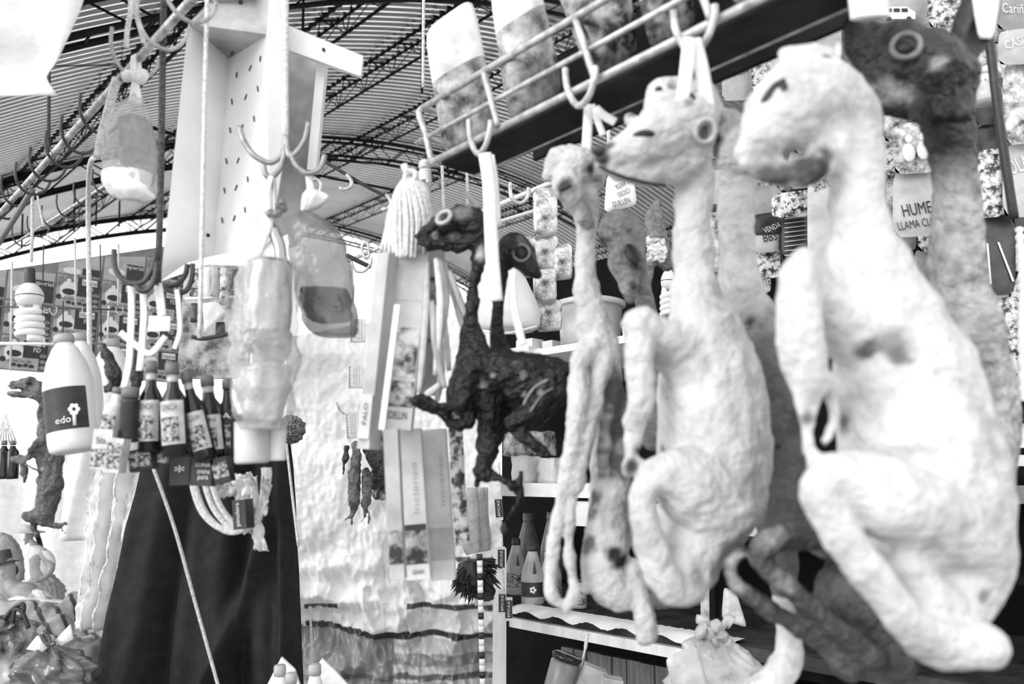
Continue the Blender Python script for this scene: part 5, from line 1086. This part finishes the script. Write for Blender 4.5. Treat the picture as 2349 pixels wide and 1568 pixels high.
# pillar with jar and clip strip
single('hanging_strip', MB().tube(spl(PP([(2266, 60, 1.35), (2285, 220, 1.35), (2300, 330, 1.35), (2326, 500, 1.35)], None), 6), .008, 8), m_labd, 'dark narrow strap running down between the packets beside the small pot', 'strap')
bottle((2258, 165), (2262, 235), 56, 1.45, 'small white pot with a printed band among the packets', name='jar', cat='jar', glass=m_hdpe, prof=[(1, 0), (1, .8)], cap=m_hdpe, capfrac=.2, lab=m_lab, words='DIVI', picture=False, labspan=(.1, .6))
single('bead_string', MB().tube(spl(PP([(2338, 520, 1.3), (2344, 640, 1.3), (2343, 760, 1.3), (2348, 920, 1.3)], None), 16), [.003+.005*abs(math.sin(j*1.1)) for j in range(49)], 8), m_tube, 'string of glassy beads hanging beside the black packet', 'beads')
# dark shelf at right edge
for i, (py, lab) in enumerate(((950, 'dark shelf edge beside the largest fetus'), (1080, 'lower dark shelf behind the largest fetus'), (1330, 'lowest dark shelf beside the largest fetus hind leg'))):
    p = PS(2320, py, .2); single('shelf_board', MB().box(p+Cc*.15, Bd*.25, Cc*.14, Z*.012), m_dark, lab, 'shelf', smooth=False)
for i, (px, py, h, lab) in enumerate(((2335, 1000, .03, 'pale box standing on the dark shelf'), (2342, 1060, .018, 'small white box tucked under the dark shelf'))):
    p = PS(px, py, .28); single('white_carton', MB().box(p, Bd*.03, Cc*.03, Z*h), m_boxw, lab, 'carton', smooth=False)
# jar and cartons under the counter
bottle((1302, 1500), (1275, 1600), 68, 2.55, 'wide grey jar leaning under the counter', name='jar', cat='jar', glass=M('grey_jar', .22, .3, .2, 10), prof=[(.95, 0), (1, .03), (1, .8), (.85, .86)], cap=m_glass_d, capfrac=.12)
pbox((1335, 1620), (1368, 1530), 52, .03, 2.5, m_cart, 'plain cardboard packet leaning beside the grey jar')
pbox((1395, 1630), (1406, 1553), 44, .025, 2.38, m_cart, 'shorter crumpled carton under the counter')
single('hanging_twig', MB().tube(spl(PP([(1348, 1452), (1342, 1490), (1332, 1530)], 2.6), 6), [.006]*6+[.004]*7, 7), m_cord, 'frayed rope end hanging under the counter edge', 'rope')
# knotted carrier bag
m_bagw = M('carrier_bag_film', .68, .3, .3, 9, bump=.7, bscale=24, trans=.12, spec=.8)
bg = thing('carrier_bag', 'knotted crumpled carrier bag full of goods below the counter', 'bag', P(1640, 1650, 1.7))
part(bg, 'film', bag_mesh([(1632, 1440, 16), (1632, 1462, 34), (1640, 1500, 84), (1648, 1550, 108), (1650, 1620, 112), (1650, 1680, 90)], 1.7, .02, seed=60, n=60), m_bagw)
part(bg, 'knot', MB().tube(spl(PP([(1600, 1440), (1622, 1452), (1640, 1440), (1650, 1462), (1628, 1470)], 1.68), 5), [.01, .016, .02, .018]*5+[.008], 9), m_bagw)
for q in ([(1622, 1445), (1612, 1425), (1614, 1412)], [(1650, 1445), (1668, 1425), (1680, 1430)], [(1640, 1455), (1665, 1470), (1660, 1490)]): part(bg, 'bag_ear', MB().tube(spl(PP(q, 1.68), 5), [.008]*5+[.014]*5+[.005], 8, flat=.5), m_bagw)
pouch(((1524, 1510), (1600, 1475), (1630, 1590), (1560, 1620)), 1.52, .01, 'folded brown paper packet sticking out of the carrier bag', name='paper_packet', cat='packet', mat=m_bagw)
pouch(((1660, 1345), (1690, 1360), (1715, 1440), (1655, 1420)), 2.2, .02, 'clear crinkled film hanging behind the pale upright', mat=m_clear2)

# packets hung under the folded panel
single('packet_rail', MB().tube([P(425, 685, 2.7), P(540, 681, 2.7)], .006, 7), m_wht, 'white rail with packets hung under the metal panel', 'rail')
for x0, y0, x1, y1, mt, lab in ((434, 618, 456, 680, m_pk[4], 'narrow busy packet under the metal panel'), (462, 612, 482, 680, m_boxw, 'glossy white packet under the metal panel'), (484, 612, 504, 682, m_pk[3], 'grey packet under the metal panel'), (504, 615, 522, 700, m_pk[1], 'photo printed packet under the metal panel'), (436, 695, 456, 740, m_pk[2], 'black beaded packet below the white rail'), (494, 738, 516, 772, m_pk[2], 'small dark lettered packet below the white rail')):
    pouch(((x0, y0), (x1, y0), (x1, y1), (x0, y1)), 2.62, .01, lab, name='printed_packet', cat='packet', mat=mt, nu=6, nv=8)
pouch(((462, 695), (500, 690), (520, 715), (470, 768)), 2.6, .014, 'clear folded film packet hanging below the white rail', mat=m_clear2)
single('iron_rod', MB().tube(spl(PP([(440, 772, 1.35), (470, 776, 1.35), (530, 764, 1.35)], None), 4), .004, 7), m_hookd, 'short dark rod behind the bottle straps', 'rod')

single('display_board', MB().box(P(497, 735, 2.82), X*.125, Y*.01, Z*.21), M('display_grey', .3, .6, .4, 12, ramp=(.05, .5, .4, .6)), 'grey patterned board carrying packets below the metal panel', 'board', smooth=False)

# crowded rear rows of packets behind the fetuses
rnd = random.Random(11); kinds = ((m_pk[1], 'photo printed'), (m_pk[4], 'busy patterned'), (m_pk[0], 'pale'), (m_pk[2], 'black'), (m_pk[3], 'grey'), (m_foil, 'foil'))
for r in range(10):
    for c in range(11):
        x0 = 1596+c*72+rnd.uniform(-8, 8); y0 = 20+r*88+rnd.uniform(-10, 10)-c*9
        if y0 < 215-(x0-1650)*.57 or (x0 < 1760 and r > 7) or (1690 < x0 < 2170 and y0 > 600) or (1590 < x0 < 1690 and y0 > 560) or (1900 < x0 < 1975 and y0 > 230) or (x0 > 2349): continue
        w, h = rnd.uniform(60, 74), rnd.uniform(74, 92); mt, nm = kinds[rnd.randrange(6)]; tl = rnd.uniform(-8, 8)
        yy = PS(x0+w/2, y0+h/2, .50+.02*((r+c) % 3)).y
        pouch(((x0+tl, y0), (x0+w+tl, y0-w*.12), (x0+w, y0+h-w*.1), (x0, y0+h)), yy, .007, '%s packet hanging in the crowded rear rows behind the fetuses' % nm, name='printed_packet', cat='packet', mat=mt, nu=6, nv=6, group='%s packets in the rear rows' % nm)
# ================================================================ left background: people, heap, sacks, foreground bottles
m_cl = M('blouse_cloth', .66, .8, .15, 12); m_skt = M('pleated_skirt', .34, .8, .3, 20, stretch=(8, 8, .6)); m_face = M('face_skin', .3, .6, .15, 20, attr=True); m_hat = M('felt_hat', .05, .8, .2, 20); m_hatl = M('straw_hat', .55, .8, .2, 30); m_hair = M('black_hair', .012, .5, .2, 40); m_vest = M('patterned_vest', .22, .8, .4, 30)
def person(label, y, chains, extra, base=.33):
    me = body_mesh('body', chains, y, .008, 3, 0, 10)
    n = len(me.vertices); pv = fget(me.vertices, 'co', n, 3); zs = float(pv[:, 2].min()); c = pv.mean(0)
    t = thing('person', label, 'person', Vector((c[0], c[1], zs)))
    me.vertices.foreach_set('co', (pv-np.array(t.location)).astype(np.float32).ravel()); me.update()
    ca = me.color_attributes.new('Col', 'FLOAT_COLOR', 'POINT'); ca.data.foreach_set('color', [1.0]*(4*n)); me.materials.append(m_face)
    b = bpy.data.objects.new('body', me); COL.objects.link(b); b.parent = t
    for nm, mb, m in extra: part(t, nm, mb, m)
    return t
def hat(px, py, w, h, y, tilt=0):
    c = P(px, py, y); s = mpp(px, py, y); ax = Vector((math.sin(math.radians(tilt)), 0, math.cos(math.radians(tilt))))
    return MB().lathe(c, [(w*s, 0), (w*s, .004), (w*.52*s, .012), (w*.5*s, h*s*.6), (w*.44*s, h*s*.95), (w*.2*s, h*s)], 24, ax)
yw = 6.0
person('standing woman in a wide pale hat, light blouse and pleated skirt, seen in profile', yw, [
    [(66, 1232, 0, 9), (70, 1222, 0, 11), (74, 1214, 0, 10)], [(57, 1236, 0, 3), (53, 1238, 0, 2)], [(60, 1244, 0, 4), (58, 1247, 0, 3)],
    [(72, 1240, 0, 6), (80, 1254, 0, 9), (90, 1280, 0, 22), (92, 1310, 0, 21), (100, 1340, 0, 20), (104, 1400, 0, 24), (104, 1520, 0, 20), (104, 1700, 0, 16), (96, 1730, 0, 9), (86, 1732, 0, 8)],
    [(100, 1268, -.1, 11), (114, 1292, -.12, 9), (118, 1304, -.13, 8), (106, 1322, -.16, 6), (92, 1330, -.18, 6), (84, 1332, -.2, 5)], [(84, 1332, -.2, 3), (78, 1334, -.2, 2)]],
    [('hat', hat(62, 1219, 38, 16, yw, 4), m_hatl), ('blouse', bag_mesh([(80, 1250, 11), (88, 1266, 24), (92, 1295, 26), (96, 1318, 23)], yw, .004, seed=70), m_cl), ('sleeve', bag_mesh([(104, 1262, 9), (112, 1276, 12), (118, 1296, 10)], yw-.11, .003, seed=71), m_cl), ('skirt', bag_mesh([(98, 1318, 22), (104, 1335, 30), (108, 1380, 38), (108, 1500, 46), (108, 1640, 50)], yw, .03, n=60, seed=72), m_skt), ('braid', MB().tube(spl(PP([(82, 1220, yw), (90, 1240, yw+.05), (98, 1275, yw+.12)], None), 5), .018, 7), m_hair)])
ym = 4.6
person('seated man with a dark brimmed hat looking down', ym, [
    [(20, 1318, 0, 15), (18, 1300, 0, 17), (16, 1288, 0, 14)], [(6, 1312, -.03, 4), (2, 1316, -.04, 3)],
    [(22, 1330, 0, 12), (34, 1350, 0, 20), (60, 1365, 0, 30), (76, 1395, 0, 36), (80, 1460, 0, 40)],
    [(88, 1362, -.05, 15), (108, 1385, -.1, 13), (100, 1420, -.2, 12), (70, 1430, -.25, 9)]],
    [('hat', hat(12, 1292, 30, 32, ym, -12), m_hat), ('vest', bag_mesh([(46, 1340, 10), (58, 1352, 30), (72, 1380, 38), (80, 1450, 44)], ym, .015, seed=73), m_vest), ('sleeve', bag_mesh([(86, 1352, 10), (98, 1368, 18), (110, 1390, 15)], ym-.08, .012, seed=74), m_cl), ('hair', MB().ball(P(26, 1308, ym+.02), .036, (1, 1, 1.1)), m_hair)])
person('bent figure with a rounded grey hood beside the hatted man', 5.2, [[(6, 1244, 0, 12), (4, 1232, 0, 12)], [(8, 1255, 0, 10), (16, 1275, 0, 22), (22, 1310, 0, 24), (20, 1400, 0, 26)]], [('hood', bag_mesh([(2, 1222, 6), (6, 1228, 16), (14, 1244, 24), (26, 1268, 24), (34, 1300, 20), (36, 1330, 18)], 5.2, .01, seed=75), M('grey_shawl', .3, .8, .25, 16))])
# stall table hidden under cloth at left with the heap on it
m_heap = M('grey_tarp', .4, .5, .3, 8, attr=True, bump=.3, bscale=30)
def heap(u, v):
    px = lerp(-60, 300, u); py = lerp(1372, 1640, v) + (26*math.sin(u*3.1+.4)-20)*(1-v)
    y = lerp(3.5, 2.4, v); p = P(px, py, y); p.z += .05*nz(Vector((u*5, v*6, 2)))+.03*abs(nz(Vector((u*9+v*5, v*7, 4)))); return p
def heap_c(u, v):
    d = u*3.2-v*1.6
    for k in (1.1, 1.5, 1.9):
        if abs(d-k) < .06 and v < .45: return .08
    return .9 if v < .16 else (.7 if v < .4 else .3)
mb = sheet_col(heap, heap_c, 80, 60)
paint_cols(single('covered_heap', mb, m_heap, 'grey tarpaulin with dark stripes thrown over goods behind the tied sack', 'tarpaulin'), mb.col)
def heap2(u, v):
    px = lerp(-60, 210, u); py = lerp(1362+18*u, 1430, v); p = P(px, py, lerp(3.9, 3.5, v)); p.z += .04*nz(Vector((u*6, v*4, 8))); return p
single('white_wrap_sheet', MB().sheet(heap2, 40, 14, th=Z*-.004), m_white_sheet, 'crumpled white sheet lying over the striped grey tarpaulin', 'sheet')
m_sack = M('black_bag_film', .13, .22, .4, 7, bump=.6, bscale=16, spec=.9)
bg = thing('tied_sack', 'bulging glossy dark grey bin bag with tied neck', 'sack', P(122, 1640, 2.0))
part(bg, 'film', bag_mesh([(112, 1478, 12), (116, 1492, 40), (122, 1515, 80), (124, 1550, 92), (122, 1610, 94), (122, 1660, 80)], 2.0, .03, seed=81, n=64), m_sack)
part(bg, 'tied_loop', MB().tube(spl(PP([(112, 1480), (98, 1462), (100, 1450), (112, 1462), (116, 1478), (126, 1474)], 1.96), 5), .005, 7), m_sack)
part(bg, 'white_corner', MB().prism(PP([(122, 1472), (160, 1432), (166, 1466), (140, 1480)], 1.97), Y*.01), m_plw)
part(bg, 'white_corner', MB().prism(PP([(60, 1488), (84, 1458), (108, 1484), (96, 1496)], 1.97), Y*.01), m_plw)
bg = thing('carrier_bag', 'dark carrier bag with looped handles behind the tied sack', 'bag', P(25, 1560, 2.3))
part(bg, 'film', bag_mesh([(25, 1408, 10), (28, 1425, 40), (25, 1460, 62), (20, 1520, 70), (20, 1600, 64)], 2.3, .03, seed=83, n=50), M('grey_bag_film', .3, .3, .6, 8, ramp=(.03, .5, .4, .62), bump=.5, bscale=16, spec=.8))
for q in ([(10, 1420), (30, 1395), (54, 1386), (50, 1420)], [(30, 1425), (34, 1398), (50, 1402), (66, 1440)]): part(bg, 'handle', MB().tube(spl(PP(q, 2.26), 5), .006, 7), m_labd)
# distant white stall fronts and small brown bottles
for i, x in enumerate((10, 30, -8)):
    bottle((x, 1010), (x-2, 1098), 26, 2.1, ('small brown bottle hanging by strings beside the beaked fetus', 'second small brown bottle hanging by strings beside the beaked fetus', 'third small brown bottle hanging by strings, outermost on the fan')[i], capfrac=.12, prof=[(.9, 0), (1, .05), (1, .7), (.5, .8), (.4, .86)])
mb = MB()
for i in range(7): mb.tube([P(12+2*math.sin(i), 950, 2.1), P(-10+i*8, 1016, 2.1)], .002, 5)
single('string_bundle', mb, m_cord, 'fan of pale strings holding the small brown bottles', 'string', kind='stuff')
def farcloth(u, v):
    p = P(lerp(-120, 300, u), lerp(1040, 1420, v), 7.6); p.y += .05*math.sin(u*19); return p
single('white_canopy', MB().sheet(farcloth, 60, 10, th=Y*.004), m_white_sheet, 'long white canvas wall of a far stall behind the woman in the hat', 'canvas')
def backcloth(u, v):
    p = P(lerp(140, 220, u), lerp(1030, 1240, v), 4.2); p.y += .03*math.sin(u*7+v*4); return p
single('white_canopy', MB().sheet(backcloth, 16, 16, th=Y*.004), m_white_sheet, 'pale canvas panel of a far stall behind the beaked fetus', 'canvas')
# bottles at the bottom edge
wp = [(.9, 0), (1, .04), (1, .5), (.8, .62), (.45, .82), (.4, .86)]
for i_, (px, py, w, lab) in enumerate(((642, 1524, 58, 'white bottle with grey cap, first of three at the foot of the dark cloth'), (668, 1542, 56, 'white bottle with grey cap, shortest of three at the foot of the dark cloth'), (722, 1522, 62, 'white bottle with grey cap standing alone beside folded paper'))):
    bottle((px, py), (px+2, py+190), w, (1.88, 1.78, 1.85)[i_], lab, glass=m_hdpe, cap=m_cap_lt, capfrac=.13, prof=wp)
for q, lab in (([(610, 1575), (645, 1507), (675, 1535), (690, 1580)], 'folded white paper cone behind two capped bottles'), ([(724, 1530), (738, 1510), (770, 1540), (806, 1580), (730, 1580)], 'folded white paper sheet leaning beside the lone capped bottle')):
    single('paper_fold', MB().prism(PP(q, 1.96), Y*.01), m_plw, lab, 'paper', smooth=False)
# leaflets pinned on the tarpaulin
for i, (x0, y0, x1, y1, lab) in enumerate(((803, 732, 838, 785, 'printed card with wavy border pinned high on the tarpaulin'), (799, 836, 832, 890, 'printed card with wavy border, middle of three on the tarpaulin'), (796, 945, 824, 1005, 'printed card hanging askew, lowest of three on the tarpaulin'))):
    t = pbox(((x0+x1)/2, y1), ((x0+x1)/2-(4 if i == 2 else 0), y0), x1-x0, .004, 2.7, m_cartl, lab, name='printed_card', cat='card', band=[(0, .07, m_cart)], words=[('detente que', .25, .5, .8, .12, m_cart, True), ('el pasado', .05, .5, .8, .12, m_cart, True), ('vuelve', -.12, .5, .7, .12, m_cart, True), ('vvvvvvvv', -.38, .5, .9, .1, m_ink, True)])
single('wire_hook', MB().tube(spl(PP([(772, 923), (778, 938), (790, 950)], 2.7), 5), .004, 7), m_hookl, 'short bent wire above the lowest printed card', 'hook')
# ledge with dark goods behind the tiny fetuses
single('goods_ledge', MB().box(P(905, 1100, 2.95), X*.1, Y*.08, Z*.03), M('ledge_wood', .08, .6, .5, 20), 'dark wooden ledge behind the incense cartons', 'ledge', smooth=False)
for i, (px, py, r) in enumerate(((872, 1010, .035), (880, 1045, .04), (876, 1130, .03))):
    mb = MB().ball(P(px, py, 2.85), r, (1.2, .8, .9), 20, 14); mb.v = [v+Vector((1, 1, 1))*.012*nz(v, 50) for v in mb.v]
    single('wrapped_lump', mb, M('lump_film', .1, .3, .6, 30, ramp=(.02, .5, .45, .65), spec=.8), ('shiny wrapped lump on top of the dark ledge pile', 'larger shiny wrapped lump above the dark ledge', 'small dark lump under the dark ledge')[i], 'bundle')
